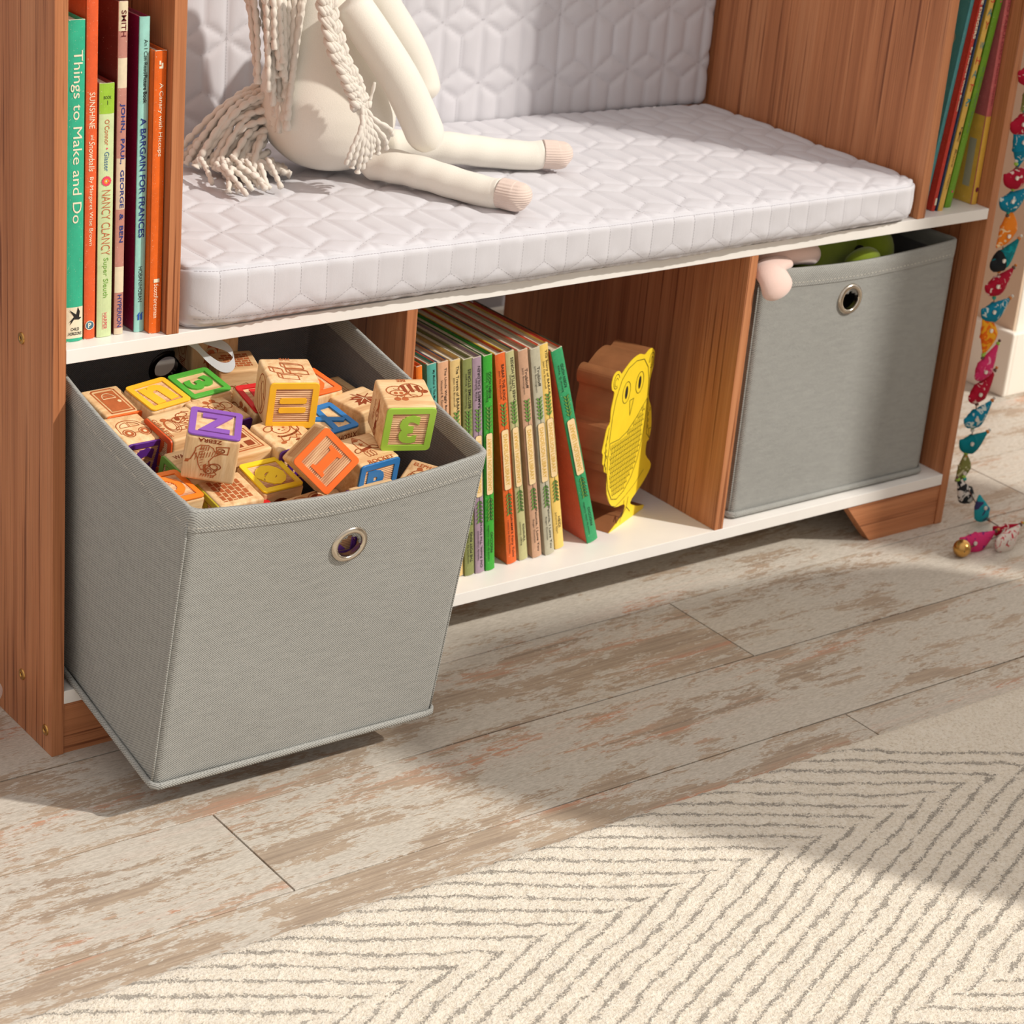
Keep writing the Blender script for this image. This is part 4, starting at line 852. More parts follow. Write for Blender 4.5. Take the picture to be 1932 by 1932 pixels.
# ------------------------------------------------------------------ books
PAGES = flat('book_pages', srgb(222, 212, 192), .8, .1, .12, 400)
INK = flat('black_ink', srgb(40, 38, 36), .6); PALEINK = flat('pale_ink', srgb(238, 228, 200), .6); CREAMP = flat('cream_plaque', srgb(240, 210, 160), .6)
GOLD = flat('mustard_ink', srgb(214, 170, 60), .6); NAVY = flat('navy_ink', srgb(44, 62, 128), .6); REDINK = flat('red_ink', srgb(200, 60, 46), .6)
def cover_mat(name, c, rough=.45, wear=.5):
    m, nt, b = newmat(name, rough, .35); L = nt.links; mp = coords(nt)
    n = N(nt, 'ShaderNodeTexNoise', Scale=60, Detail=5, Roughness=.7); L.new(mp.outputs[0], n.inputs['Vector'])
    n2 = N(nt, 'ShaderNodeTexNoise', Scale=900, Detail=2); L.new(mp.outputs[0], n2.inputs['Vector'])
    r = ramp(nt, [(.3, tuple(x*.86 for x in c[:3])+(1,)), (.7, tuple(min(1, x*1.08) for x in c[:3])+(1,))]); L.new(n.outputs['Fac'], r.inputs[0])
    w_ = ramp(nt, [(.72-.08*wear, (0, 0, 0, 1)), (.76, (1, 1, 1, 1))]); L.new(n2.outputs['Fac'], w_.inputs[0])
    x = N(nt, 'ShaderNodeMix', data_type='RGBA', blend_type='MIX'); L.new(w_.outputs[0], x.inputs[0]); L.new(r.outputs[0], x.inputs[6]); x.inputs[7].default_value = srgb(226, 214, 190)
    L.new(x.outputs[2], b.inputs['Base Color']); return m
_cm = {}
def CM(c):
    if c not in _cm: _cm[c] = cover_mat('cover_%d_%d_%d' % c, srgb(*c))
    return _cm[c]
def make_book(loc, t, h, dpt, spine, cover=None, label='', group='', lean=0, yaw=0, top=None, bands=(), cat='book', wear=True, round_=.0012):
    """local frame: x thickness, y depth, z up, spine towards the room at y=0"""
    root = empty('book', loc, label, cat, group); root.rotation_euler = (0, lean, yaw)
    cm = CM(cover or spine); e = .0016
    bm = bmesh.new(); add_box(bm, (0, .0022, 0), (e, dpt, h), .0004, 1); add_box(bm, (t-e, .0022, 0), (t, dpt, h), .0004, 1); bm_obj('cover', bm, cm, root)
    if top:
        for xa in (0, t-e): box_obj('cover_edge', (xa, .004, h), (xa+e, dpt, h+.0003), CM(top), root, 0)
    # rounded spine strip
    n = 8; P = []
    for i in range(n+1): a = i/n; P.append((t*a, round_*(1-math.sin(math.pi*a))**1.5 if t > .005 else 0))
    mb = MB(); k = n+1; V = [(x, y, z) for z in (0, h) for x, y in P]+[(x, y+.0018, z) for z in (0, h) for x, y in P]
    F = []
    for i in range(n): F += [(i, i+1, k+i+1, k+i), (2*k+i+1, 2*k+i, 3*k+i, 3*k+i+1), (k+i, k+i+1, 3*k+i+1, 3*k+i), (i+1, i, 2*k+i, 2*k+i+1)]
    F += [(0, k, 3*k, 2*k), (n, 2*k+n, 3*k+n, k+n)]
    mb.add(V, F); sp = mb.obj('spine', CM(spine), root, True)
    for p_ in sp.data.polygons: p_.use_smooth = False
    box_obj('pages', (e+.0001, .0024, .0025), (t-e-.0001, dpt-.003, h-.003), PAGES, root, 0)
    if wear:
        for z in (0.0, h): box_obj('worn_edge', (.0004, .0006, z-.0002), (t-.0004, .0016, z+.0003), PAGES, root, 0)
    fl = Flat((t/2, -.0001, 0), (1, 0, 0), (0, 0, 1), .0002)
    for z0, z1, c in bands:
        pr = [(x-t/2, y) for x, y in P]; V = [(x, y-.00012, z) for z in (z0, z1) for x, y in P]
        o = mesh_obj('spine_band', V, [(i, i+1, k+i+1, k+i) for i in range(n)], CM(c), root); o['label'] = 'differently coloured band on the spine'
    return root, fl
D90 = -R90     # lettering that reads downwards
# --- upper left compartment
G1 = 'picture books in the upper left compartment'
Z = ZS1+.0004
b, f = make_book((.0092, .0175, Z), .0160, .2905, .19, (54, 178, 140), (54, 178, 140), 'thick green book titled Things to Make and Do, leftmost upright', G1, bands=[(.003, .0325, (236, 226, 196))])
f.text('Things to Make and Do', -.0003, .1875, .0112, D90, 0, .0, .154)
f.text('CHILD', 0, .0117, .0030, 0, 1, .02, .0082); f.text('HORIZONS', 0, .0075, .0030, 0, 1, .02, .0128)
f.k = 4; f.poly([(x_*1.1, y_-.0150) for x_, y_ in [(-.0052, .0455), (-.0015, .0425), (.001, .0405), (.0025, .0475), (.0042, .043), (.0035, .038), (.0058, .0375), (.0035, .0355), (-.001, .036), (-.0045, .031), (-.0035, .0345), (-.0055, .0335), (-.001, .0385)]], 1)
f.obj('lettering', [PALEINK, INK], b)
b, f = make_book((.0272, .0185, Z), .0108, .33, .20, (226, 96, 50), (226, 96, 50), 'tall orange book titled Sunshine and Snowballs, beside the thick green one', G1)
f.text('SUNSHINE', 0, .2105, .0054, D90, 0, .0, .032); f.text('and', .0005, .1865, .0034, D90, 0, 0, .0045); f.text('Snowballs', 0, .1695, .0056, D90, 0, 0, .027, shear=.2)
f.text('By Margaret Wise Brown', -.0004, .1195, .0046, D90, 0, 0, .063); f.disc(-.0003, .013, .0044, m=0); f.k = 4; f.disc(-.0003, .013, .0038, m=1); f.k = 5; f.text('P', -.0003, .013, .0048, 0, 0, .02)
f.obj('lettering', [PALEINK, flat('slate_ink', srgb(70, 110, 130))], b)
b, f = make_book((.0398, .0178, Z), .0143, .2335, .15, (206, 222, 168), (120, 40, 36), 'short pale green book titled Nancy Clancy with a lime top band', G1, bands=[(.2066, .2335, (158, 200, 62))], wear=False)
f.text('BOOK', 0, .2212, .0028, 0, 1, 0, .0072); f.text('1', 0, .2165, .0038, 0, 1); f.text("O'Connor", 0, .190, .0046, D90, 2, 0, .023); f.disc(0, .1755, .0008, m=4); f.text('Glasser', 0, .1637, .0046, D90, 3, 0, .0175)
for i in range(12): a = i*math.pi/6; f.disc(.0034*math.cos(a), .146+.0034*math.sin(a), .0013, m=4, n=8)
f.k = 5
for i in range(8): a = i*math.pi/4; f.disc(.0019*math.cos(a), .146+.0019*math.sin(a), .0009, m=5, n=8)
f.text('NANCY CLANCY', 0, .1077, .0084, D90, 2, -.012, .060); f.text('Super Sleuth', -.0002, .0563, .0060, D90, 6, 0, .0375); f.text('HARPER', .0004, .0153, .0036, D90, 4, 0, .0157); f.line([(-.0022, .0077), (-.0022, .0231)], .0003, 4)
f.obj('lettering', [PALEINK, INK, flat('brick_ink', srgb(196, 96, 60)), flat('steel_ink', srgb(70, 110, 150)), flat('pink_ink', srgb(224, 70, 96)), flat('orange_ink', srgb(244, 140, 50)), flat('moss_ink', srgb(120, 170, 70))], b)
b, f = make_book((.0576, .0185, Z), .0088, .3035, .215, (196, 136, 122), (104, 44, 38), 'tall dark red book with a mottled pink spine reading John, Paul, George and Ben', G1, bands=[(.278, .3035, (230, 214, 180)), (.228, .2545, (232, 216, 184)), (.118, .165, (222, 196, 168)), (.040, .0645, (232, 216, 184)), (.0, .006, (226, 206, 176))])
f.text('SMITH', 0, .2847, .0046, D90, 1, .01, .023); f.text('JOHN,  PAUL,  GEORGE  &  BEN', .0001, .1508, .0050, D90, 0, .02, .127); f.text('HYPERION', .0001, .0225, .0042, D90, 0, .01, .031)
f.obj('lettering', [NAVY, flat('wine_ink', srgb(110, 44, 44))], b)
b, f = make_book((.0775, .0172, Z), .0098, .2895, .205, (158, 214, 202), (136, 16, 58), 'pale aqua spined book titled A Bargain for Frances with magenta covers', G1, wear=False)
f.text('An I Can Read', .0008, .2548, .0036, D90, 1, 0, .030); f.text('Picture Book', .0008, .2259, .0036, D90, 1, .02, .0255); f.text('A BARGAIN FOR FRANCES', -.0001, .145, .0056, D90, 0, .02, .110); f.text('HOBAN/HOBAN', -.0003, .0458, .0036, D90, 1, 0, .0335)
for x in (-.0014, .0014): f.line([(x, .012), (x, .0165)], .0018, 2); f.line([(x-.001, .0160), (x+.001, .0185)], .001, 2)
f.obj('lettering', [NAVY, INK, flat('cobalt_ink', srgb(40, 90, 180))], b)
b, f = make_book((.0880, .0085, Z), .0118, .2610, .19, (232, 104, 28), (232, 104, 28), 'bright orange book titled A Canary with Hiccups, against the nook panel', G1)
f.poly([(-.002, .2475), (.002, .2475), (.002, .2455), (-.002, .2455)], 0); f.poly([(.0002, .2455), (.002, .2455), (.002, .2505), (.0002, .2505)], 0); f.poly([(-.002, .2490), (-.0004, .2490), (-.0004, .2525), (-.002, .2525)], 0)
f.text('A Canary with Hiccups', 0, .1995, .0050, D90, 0, 0, .066); f.text('ScottForesman', -.0003, .031, .0044, D90, 0, 0, .0325); f.line([(-.002, .0505), (.002, .0505)], .0035, 0)
f.obj('lettering', [PALEINK], b)

# --- middle cubby: the library set
G2 = 'vintage picture books leaning in the middle cubby'
LEAFG = flat('printed_leaf', srgb(112, 158, 70), .6); STEM = flat('printed_stem', srgb(38, 60, 44), .6)
def branch(f, x, z, s, L_=.030, flip=1):
    f.line([(x, z), (x, z+s*L_)], .0005, 1)
    for i in range(6):
        for sd in (-1, 1):
            b0 = z+s*(.004+i*.0045); p = [(x, b0), (x+sd*.0018*flip, b0+s*.0008), (x+sd*.0036, b0+s*.0042), (x+sd*.0016, b0+s*.0040)]
            f.line(p, .0005, 1, closed=True); f.poly(p if sd*s > 0 else p[::-1], 0); f.k = (f.k+1) % 6
def lib_book(x0, t, lean, y, spine, cover, top, label, title, sub, lower, lower2, flipname=False, h=.2555, dpt=.163, plq=True):
    b, f = make_book((x0, y, ZB1+.0004), t, h, dpt, spine, cover, label, G2, lean=lean, top=top)
    m = [INK, STEM, LEAFG, CREAMP, GOLD]
    r = D90 if not flipname else R90
    if title: f.text(title, t*.14, h-.034, .0036, r, 0, .01, min(.054, .0030*len(title))); f.text(sub, -t*.2, h-.036, .0026, r, 0, 0, min(.040, .0021*len(sub)))
    if lower: f.text(lower, t*.14, .034, .0034, r, 0, .01, min(.056, .0028*len(lower))); f.text(lower2, -t*.2, .034, .0026, r, 0, 0, min(.044, .0021*len(lower2)))
    mm = [LEAFG, STEM]; g = Flat((t/2, -.0001, 0), (1, 0, 0), (0, 0, 1), .0002)
    branch(g, 0, .166, 1); branch(g, 0, .092, -1); g.obj('printed_leaves', mm, b)
    q = Flat((t/2, -.0001, 0), (1, 0, 0), (0, 0, 1), .0002); a, w2 = .0046, t*.36
    P = [(-w2+.0, .0945), (-w2*.7, .0925), (w2*.7, .0925), (w2, .0945), (w2, .1635), (w2*.7, .1655), (-w2*.7, .1655), (-w2, .1635)]
    q.poly(P, 0); q.line(P, .0004, 2, closed=True); q.k = 5; q.text('DANDELION LIBRARY', 0, .129, w2*1.15, D90 if not flipname else R90, 1, .01, .062); q.obj('title_plaque', [CREAMP, GOLD, STEM], b)
    f.obj('lettering', [INK], b); return b
cols = [  # x bottom, thickness, lean, y, spine, side cover, top edge colour, label, texts
 (.4385, .0075, -.110, .034, (232, 120, 34), (232, 120, 34), (206, 90, 50), 'thin orange library book at the far left of the leaning row', 'Tom', '', '', '', False),
 (.4520, .0115, -.110, .034, (84, 166, 152), (84, 166, 152), (176, 70, 40), 'teal library book titled My Mother, near the left of the leaning row', 'My Mother Is The Most Wonderful', 'retold by', '', '', False),
 (.4656, .0130, -.110, .034, (222, 170, 132), (222, 170, 132), (40, 60, 96), 'salmon library book titled The Uncle Wiggly Book', 'The Uncle Wiggly Book', 'Howard R. Garis', '', '', False),
 (.4804, .0128, -.108, .0335, (224, 192, 128), (224, 192, 128), (168, 128, 60), 'tan library book titled The Travels of Babar', 'The Travels of BABAR', 'Jean De Brunhoff', '', '', False),
 (.4940, .0118, -.106, .031, (136, 142, 84), (136, 142, 84), (120, 110, 84), 'olive library book titled Bedtime Stories', 'BEDTIME STORIES', 'Thornton W. Burgess', 'THE POSY RING', 'compiled by Wiggin', True),
 (.5080, .0113, -.112, .031, (166, 142, 158), (166, 142, 158), (150, 140, 110), 'dusty lavender library book titled Bambis Children', "BAMBI'S CHILDREN", 'Felix Salten', 'Old Rosie, The Horse', 'Nobody Understood', True),
 (.5222, .0116, -.112, .0315, (60, 166, 54), (60, 166, 54), (46, 74, 44), 'bright green library book titled Robin Hood, standing before the gap', 'ROBIN HOOD', 'Eleanor G. Vance', 'PINOCCHIO', 'retold by Allen Chaffee', True),
 (.5530, .0128, -.166, .034, (226, 104, 44), (214, 92, 36), (206, 168, 40), 'orange library book titled Babar the King, right after the dark gap', 'BABAR THE KING', 'Jean De Brunhoff', "GRIMM'S Fairy Tales", 'retold by Rose Dobbs', False),
 (.5716, .0112, -.180, .036, (190, 186, 134), (190, 186, 134), (42, 58, 62), 'sage library book titled Three Little Horses', 'THREE LITTLE HORSES', 'Piet Worm', 'Veronica', 'Roger Duvoisin', True),
 (.5888, .0124, -.186, .0345, (202, 160, 130), (202, 160, 130), (186, 70, 52), 'dusty pink library book titled Trubloff', 'Trubloff', 'John Burningham', 'Petunia, I Love You', 'Roger Duvoisin', False),
 (.6062, .0124, -.192, .034, (190, 184, 160), (190, 184, 160), (196, 88, 52), 'pale grey library book titled Trubloff, beside the yellow one', 'Trubloff', 'John Burningham', 'Petunia, I Love You', 'Roger Duvoisin', False),
 (.6262, .0118, -.203, .0415, (240, 204, 112), (240, 204, 112), (178, 36, 34), 'pale yellow library book titled The Story of Babar', 'The Story of BABAR', 'Jean De Brunhoff', 'HEIDI', 'Johanna Spyri', False),
 (.6690, .0146, -.318, .0372, (58, 160, 104), (204, 96, 72), (50, 60, 46), 'green library book leaning furthest, with a red back cover, beside the owl', 'ROBIN HOOD', 'Eleanor G. Vance', 'PINOCCHIO', 'retold by Allen Chaffee', True)]
for c in cols: lib_book(*c)

# --- upper right compartment
G3 = 'picture books in the upper right compartment'
def rb(x, y, t, h, dpt, lean, sp, cov, label, top=None, bands=()): return make_book((x, y, Z), t, h, dpt, sp, cov, label, G3, lean=lean, top=top, bands=bands, wear=False)
b, f = rb(1.1222, .026, .0056, .34, .16, .105, (90, 168, 172), (88, 164, 160), 'teal illustrated picture book, furthest left in the upper right compartment')
fl = Flat((-.0002, 0, 0), (0, -1, 0), (0, 0, 1), .0001)
for (a, z0, z1, m_) in ((.0, .11, .15, 0), (-.02, .13, .165, 1), (.0, .185, .215, 2), (-.01, .04, .08, 1), (0, .165, .185, 0), (-.005, .02, .04, 2)): fl.disc(-.035+a, (z0+z1)/2, .024, (z1-z0)/2, m_)
fl.obj('cover_picture', [flat('picture_brown', srgb(84, 52, 44)), flat('picture_orange', srgb(196, 110, 60)), flat('picture_tan', srgb(190, 180, 140))], b)
b, f = rb(1.1285, .017, .0055, .33, .17, .100, (206, 62, 46), (206, 62, 46), 'slim red book titled The Diggers, with a navy back cover')
f.text('THE DIGGERS', .0, .232, .0040, D90, 0, .03, .056); f.text('By Margaret Wise Brown', -.0002, .157, .0032, D90, 0, .02, .075); f.line([(0, .008), (0, .015)], .003, 0); f.obj('lettering', [PALEINK], b)
b, f = rb(1.1344, .016, .0020, .33, .17, .100, (30, 60, 96), (30, 60, 96), 'very slim navy book between the red and the yellow one')
b, f = rb(1.1368, .0145, .0082, .33, .17, .1195, (226, 182, 84), (206, 160, 60), 'yellow book titled Say What, with multicoloured capitals')
for i, (ch, dz) in enumerate(zip('SAY WHAT?', (0, .0155, .0305, 0, .054, .0715, .087, .1035, .1205))):
    if ch != ' ': f.text(ch, 0, .2505-dz, .0088, -.05, 1 if i in (0, 2, 5, 7) else 2, .0, .0068)
f.text('Chou', 0, .293, .0040, D90, 0, 0, .016); f.line([(.0005, .1), (.0, .093), (-.001, .088), (-.002, .0835)], .0007, 0); f.disc(.0008, .1, .0011, m=0, n=8); f.disc(-.0003, .0935, .0016, .0025, 0, 10); f.line([(0, .092), (.001, .0835)], .0006, 0); f.text('Bruce', .0, .064, .003, D90, 0, 0, .022, shear=.3); f.text('Degen', 0, .036, .003, D90, 0, 0, .018, shear=.3)
f.obj('lettering', [INK, REDINK, flat('teal_ink', srgb(40, 140, 150))], b)
b, f = rb(1.1555, .0215, .0105, .262, .17, .125, (112, 162, 42), (92, 138, 34), 'leafy green book leaning right of the yellow one')
f.disc(0, .02, .0016, m=0, n=10); f.disc(.001, .245, .0014, m=0, n=10); f.text('Green', 0, .268, .003, D90, 1, 0, .02); f.text('A Garden Story', 0, .13, .0034, D90, 2, 0, .08); f.obj('lettering', [flat('magenta_dot', srgb(200, 80, 110)), PALEINK, flat('dim_ink', srgb(110, 130, 110))], b)
b, f = rb(1.1985, .0185, .0088, .33, .15, .003, (202, 104, 104), (186, 96, 96), 'pink and mustard book standing against the right side panel', bands=[(0, .107, (222, 176, 70))])
f.text('BERNARDO FABULOSO', 0, .23, .0036, D90, 0, 0, .11); f.text('Rachel Starlin', 0, .145, .0030, D90, 0, 0, .05); f.disc(0, .018, .0026, .0032, 1, 14); f.obj('lettering', [flat('maroon_ink', srgb(140, 50, 54)), flat('plum_ink', srgb(120, 44, 60))], b)
fl = Flat((-.0001, 0, 0), (0, -1, 0), (0, 0, 1), .0002); fl.poly([(-.15, 0), (-.0025, 0), (-.0025, .107), (-.15, .107)], 0); fl.k = 3; fl.poly([(-.020, .02), (-.009, .02), (-.009, .078), (-.020, .078)], 1)
fl.obj('cover_band', [CM((222, 176, 70)), flat('grey_sticker', srgb(170, 164, 140))], b)['label'] = 'mustard lower band of the cover with a grey sticker'

# ------------------------------------------------------------------ wooden owl
OWL = [(0, 0), (.0291, .0095), (.0360, .0155), (.0352, .0244), (.0086, .0296), (-.0098, .0433), (-.0195, .0612), (-.0219, .0802), (-.0304, .0862), (-.0330, .0945), (-.0375, .0985), (-.0385, .1095), (-.0420, .1140), (-.0400, .1241), (-.0360, .1394), (-.0292, .1459), (-.0300, .1617), (-.026, .1795), (-.0325, .1850), (-.0355, .1935), (-.0332, .2010), (-.0265, .2045), (-.0185, .2035), (-.0120, .1985), (-.0047, .2015), (.0127, .2080), (.0318, .2095), (.0460, .2050), (.0540, .2075), (.0634, .2080), (.0715, .2020), (.0735, .1930), (.0725, .1820), (.0690, .1720), (.0679, .1608), (.0700, .1450), (.0790, .1330), (.0845, .1168), (.0870, .1024), (.0840, .0900), (.0790, .0880), (.0800, .0720), (.0990, .0540), (.0900, .0420), (.0740, .0330), (.0600, .0270), (.0540, .0240), (.0530, .0185), (.0740, .0090), (.0930, .0035), (.0900, .0)]
def make_owl():
    yaw = math.atan2(.41557, .90956)
    root = empty('wooden_owl', (.7085, .0505, ZB1+.0003), 'yellow-faced wooden owl cut-out with natural brown sides, standing on the white bottom shelf', 'toy owl', rot=(0, 0, yaw))
    YEL = flat('owl_yellow_paint', srgb(246, 214, 50), .45, .3, .03, 60); WD = flat('owl_wood', srgb(150, 100, 64), .6, .2, .12, 45)
    P = [Vector((a, b)) for a, b in OWL]; Q = []
    n = len(P)
    for i in range(n):
        a, b_, c, d = P[i-1], P[i], P[(i+1) % n], P[(i+2) % n]
        for k in range(3 if i not in (0, n-1, n-2) else 1):
            t = k/3; Q.append(.5*((2*b_)+(-a+c)*t+(2*a-5*b_+4*c-d)*t*t+(-a+3*b_-3*c+d)*t**3))
    Q = [Vector((q.x, max(q.y, 0))) for q in Q]
    TH = .043; n = len(Q)
    from mathutils.geometry import tessellate_polygon
    tri = [tuple(t) for t in tessellate_polygon([[Vector((q.x, q.y, 0)) for q in Q]])]
    def slab(name, y0, y1, mat):
        V = [(q.x, y0, q.y) for q in Q]+[(q.x, y1, q.y) for q in Q]
        F = [t for t in tri]+[tuple(n+i for i in t[::-1]) for t in tri]+[((i+1) % n, i, n+i, n+(i+1) % n) for i in range(n)]
        o_ = mesh_obj(name, V, F, mat, root); bm = bmesh.new(); bm.from_mesh(o_.data); bmesh.ops.recalc_face_normals(bm, faces=bm.faces); bm.to_mesh(o_.data); bm.free(); return o_
    slab('owl_body', 0, TH, WD); slab('painted_face', -.0008, -.0001, YEL)['label'] = 'bright yellow painted front'
    f = Flat((0, -.0008, 0), (1, 0, 0), (0, 0, 1), .00025); w_ = .00075
    for x, z in ((.006, .171), (.0395, .1735)): f.ell(x, z, .0098, .0128, w_); f.disc(x, z, .0034, .0078, 0)
    f.line([(.0175, .158), (.0275, .158), (.0215, .139)], w_, closed=True)
    f.line([(-.026, .120), (-.0245, .150), (-.0205, .170), (-.010, .190), (.005, .200), (.025, .2035), (.045, .200), (.058, .187), (.064, .170), (.066, .15)], w_)
    f.ell(-.0235, .1925, .007, .0085, w_, a0=20, a1=300); f.ell(.066, .193, .0065, .009, w_, a0=-110, a1=190); f.ell(-.0235, .1915, .0038, .005, w_*.8, a0=20, a1=300); f.ell(.066, .192, .0035, .005, w_*.8, a0=-110, a1=190)
    f.line([(-.024, .1185), (.000, .1165), (.020, .120), (.040, .130), (.0655, .147)], w_)
    B = [(-.0240, .1185), (-.0255, .100), (-.0230, .080), (-.016, .060), (-.004, .044), (.010, .0395), (.028, .044), (.044, .056), (.056, .074), (.064, .100), (.067, .125), (.0655, .147)]; f.line(B, w_)
    f.line([(-.030, .140), (-.034, .120), (-.0325, .100), (-.026, .080), (-.018, .055), (-.005, .036), (.010, .030), (.030, .034), (.055, .042), (.078, .054)], w_*.8)
    for r in range(14):                                        # belly scales
        z = .048+r*.0062; half = [np.interp(z, [.040, .050, .065, .085, .12], [.010, .020, .032, .040, .044]), 0][0]; cx = np.interp(z, [.04, .08, .147], [.012, .020, .022])
        top_ = .117 if True else 0
        k = 0; x = cx-half+.003+(r % 2)*.002
        while x < cx+half-.003:
            lim = np.interp(x, [-.024, 0, .02, .04, .066], [.1185, .1165, .120, .130, .147])
            if z+.005 < lim: f.line([(x-.0016, z+.0048), (x-.0014, z+.0006), (x, z-.0008), (x+.0014, z+.0006)], w_*.8)
            x += .0040
    for r in range(5):                                         # extra rows under the right shoulder
        z = .048+(14+r)*.0062
        for k in range(12):
            x = .02+k*.004; lim = np.interp(x, [-.024, 0, .02, .04, .066], [.1185, .1165, .120, .130, .147])
            if z+.004 < lim and x < .063: f.line([(x-.0016, z+.0048), (x-.0014, z+.0006), (x, z-.0008), (x+.0014, z+.0006)], w_*.8)
    f.line([(-.0355, .112), (-.030, .104), (-.033, .096), (-.028, .090), (-.029, .084)], w_)
    for x, z in ((-.032, .128), (-.0335, .120), (-.031, .112), (-.029, .104), (.0735, .125), (.075, .117), (.0755, .109), (.077, .130)): f.ell(x, z, .0011, .0018, w_*.6, n=10)
    f.line([(.068, .145), (.072, .120), (.075, .100), (.084, .092), (.079, .105), (.086, .104)], w_)
    f.line([(.033, .030), (.031, .016), (.018, .006)], w_); f.line([(.031, .016), (.027, .004)], w_); f.line([(.043, .031), (.041, .019), (.052, .010)], w_); f.line([(.041, .019), (.030, .010)], w_); f.line([(.031, .016), (.020, .010)], w_)
    f.obj('drawn_lines', [INK], root)
make_owl()

# ------------------------------------------------------------------ plush doll
KNIT = cloth('cream_knit', srgb(232, 226, 214), 900, .35, .04, .4); BLUSH = cloth('blush_rib', srgb(222, 202, 190), 700, .3, .05, .3); YARN = cloth('boucle_yarn', srgb(226, 218, 206), 1500, .5, .08, .3)
def ribs(m):
    nt = m.node_tree; L = nt.links; b = nt.nodes['Principled BSDF']; mp = coords(nt, (1, 1, 1)); wv = N(nt, 'ShaderNodeTexWave', bands_direction='Z', Scale=120, Distortion=.3); L.new(mp.outputs[0], wv.inputs['Vector'])
    old = [l.from_node for l in L if l.to_socket == b.inputs['Normal']][0]; bump(nt, b, wv.outputs['Fac'], .5, .001, prev=old)
ribs(BLUSH)
def limb(name, pts, rad, mat, root, flat_=None, ns=28, n=10):
    V, F = tube(pts, rad, ns, n, flat_); return mesh_obj(name, V, F, mat, root, True)
def make_doll():
    o = Vector((.422, .235, .4765)); root = empty('plush_doll', o, 'cream knitted plush doll with yarn hair sitting on the quilted seat cushion', 'plush toy')
    q = lambda *p: Vector(p)-o
    # pear-shaped torso, one closed surface
    prof = [(0, .012), (.004, .034), (.012, .050), (.028, .066), (.048, .0745), (.066, .0765), (.085, .0735), (.105, .0665), (.125, .0590), (.145, .0530), (.165, .0485), (.190, .0450), (.22, .042), (.25, .038), (.262, .022), (.266, .004)]
    ns = 56; V = []; F = []; zs = [p[0] for p in prof]; rs = [p[1] for p in prof]; m = 70
    for j in range(m+1):
        z = .266*(j/m)**1.0; r = float(np.interp(z, zs, rs)); 
        for k in range(ns):
            a = 2*math.pi*k/ns; s = 1-.018*math.exp(-((math.sin(a+1.35))/.06)**2)*(math.cos(a+1.35) < 0)
            V.append((.003-.018*(z/.2)+r*math.cos(a)*s+noise.noise((math.cos(a)*2, math.sin(a)*2, z*20))*.0012, r*.86*math.sin(a)*s+.01*z/.2, z))
    for j in range(m):
        for k in range(ns): F.append((j*ns+k, j*ns+(k+1) % ns, (j+1)*ns+(k+1) % ns, (j+1)*ns+k))
    F += [tuple(range(ns))[::-1], tuple(m*ns+k for k in range(ns))]
    body = mesh_obj('body', V, F, KNIT, root, True); sm = body.modifiers.new('soft', 'SMOOTH'); sm.iterations = 6
    cap = lambda a, b, e=.05, s=.12: (lambda t: (a+(b-a)*t)*min(1, math.sqrt(max(0, 1-(1-min(t/e, 1))**2)) if e else 1)*math.sqrt(max(0.0004, 1-max(0, (t-(1-s))/s)**2)))
    # arms: shoulder, elbow, mitten-like hand
    limb('arm', [q(.398, .180, .668), q(.420, .168, .636), q(.452, .158, .590), q(.474, .154, .552), q(.494, .150, .512)], cap(.0205, .0205, .06, .13), KNIT, root)
    limb('arm', [q(.475, .262, .665), q(.506, .268, .630), q(.538, .270, .590), q(.556, .268, .556), q(.561, .262, .530)], cap(.021, .020, .06, .15), KNIT, root)
    # legs with ribbed blush toes
    def leg(a, b, r0, r1, frac):
        a, b = q(*a), q(*b); P = [a+(b-a)*t+Vector((0, 0, .0025*math.sin(t*6))) for t in np.linspace(0, 1, 6)]
        wob = lambda t: (r0+(r1-r0)*t)*(1+.035*math.sin(t*38)*(1-t))*min(1, .6+t*6)
        l = limb('leg', P[:5]+[a+(b-a)*frac], wob, KNIT, root, (1.08, .94), n=14)
        c = a+(b-a)*(frac-.004); tt = limb('toe', [c, c+(b-c)*.35, c+(b-c)*.7, b+Vector((0, 0, .002)), b+(b-c)*.35+Vector((0, 0, .003))], lambda t: r1*1.02*math.sqrt(max(.0025, 1-max(0, (t-.35)/.65)**2.4)), BLUSH, l, (1.1, .96), n=10)
        tt['label'] = 'ribbed blush pink toe'
    leg((.440, .195, .4925), (.5265, .031, .4905), .0190, .0160, .87); leg((.490, .238, .493), (.671, .147, .4905), .0190, .0160, .88)
    # yarn: strands with beads of boucle
    def strand(mb, pts, r=.0026, bead=.011, ph=0, end=True):
        L_ = sum((Vector(pts[i+1])-Vector(pts[i])).length for i in range(len(pts)-1)); k = max(3, int(L_/bead))
        n = max(4, int(k*7/(len(pts)-1)))
        rad = lambda t: r*(.62+.55*abs(math.sin(math.pi*(t*k+ph)))**.8)*(1 if t < .97 else 1.25)
        V, F = tube(pts, rad, 8, n); mb.add(V, F)
    rnd = random.Random(5)
    mb = MB()                                                   # hair hanging down behind the shoulder
    for i in range(34):
        u = (i+.5*rnd.random())/33; x0 = .313+.052*u; y0 = .205+.035*rnd.random(); zb = (.620-.085*u**.7)+.030*rnd.uniform(-1, 1)
        xb = x0-.001+.010*(1-u)+.003*rnd.uniform(-1, 1); ztop = .70
        xb = min(xb, .3475-.02*max(0, zb-.56)/.06*-1)
        P = [q(x0+.004, y0+.01, ztop), q(x0+.002*rnd.uniform(-1, 1), y0, .672), q((x0+xb)/2+.002*rnd.uniform(-1, 1), y0-.002, (zb+.672)/2), q(xb, y0-.004, zb)]
        strand(mb, P, .0031, .0105, rnd.random())
    mb.obj('hair', YARN, root, True)
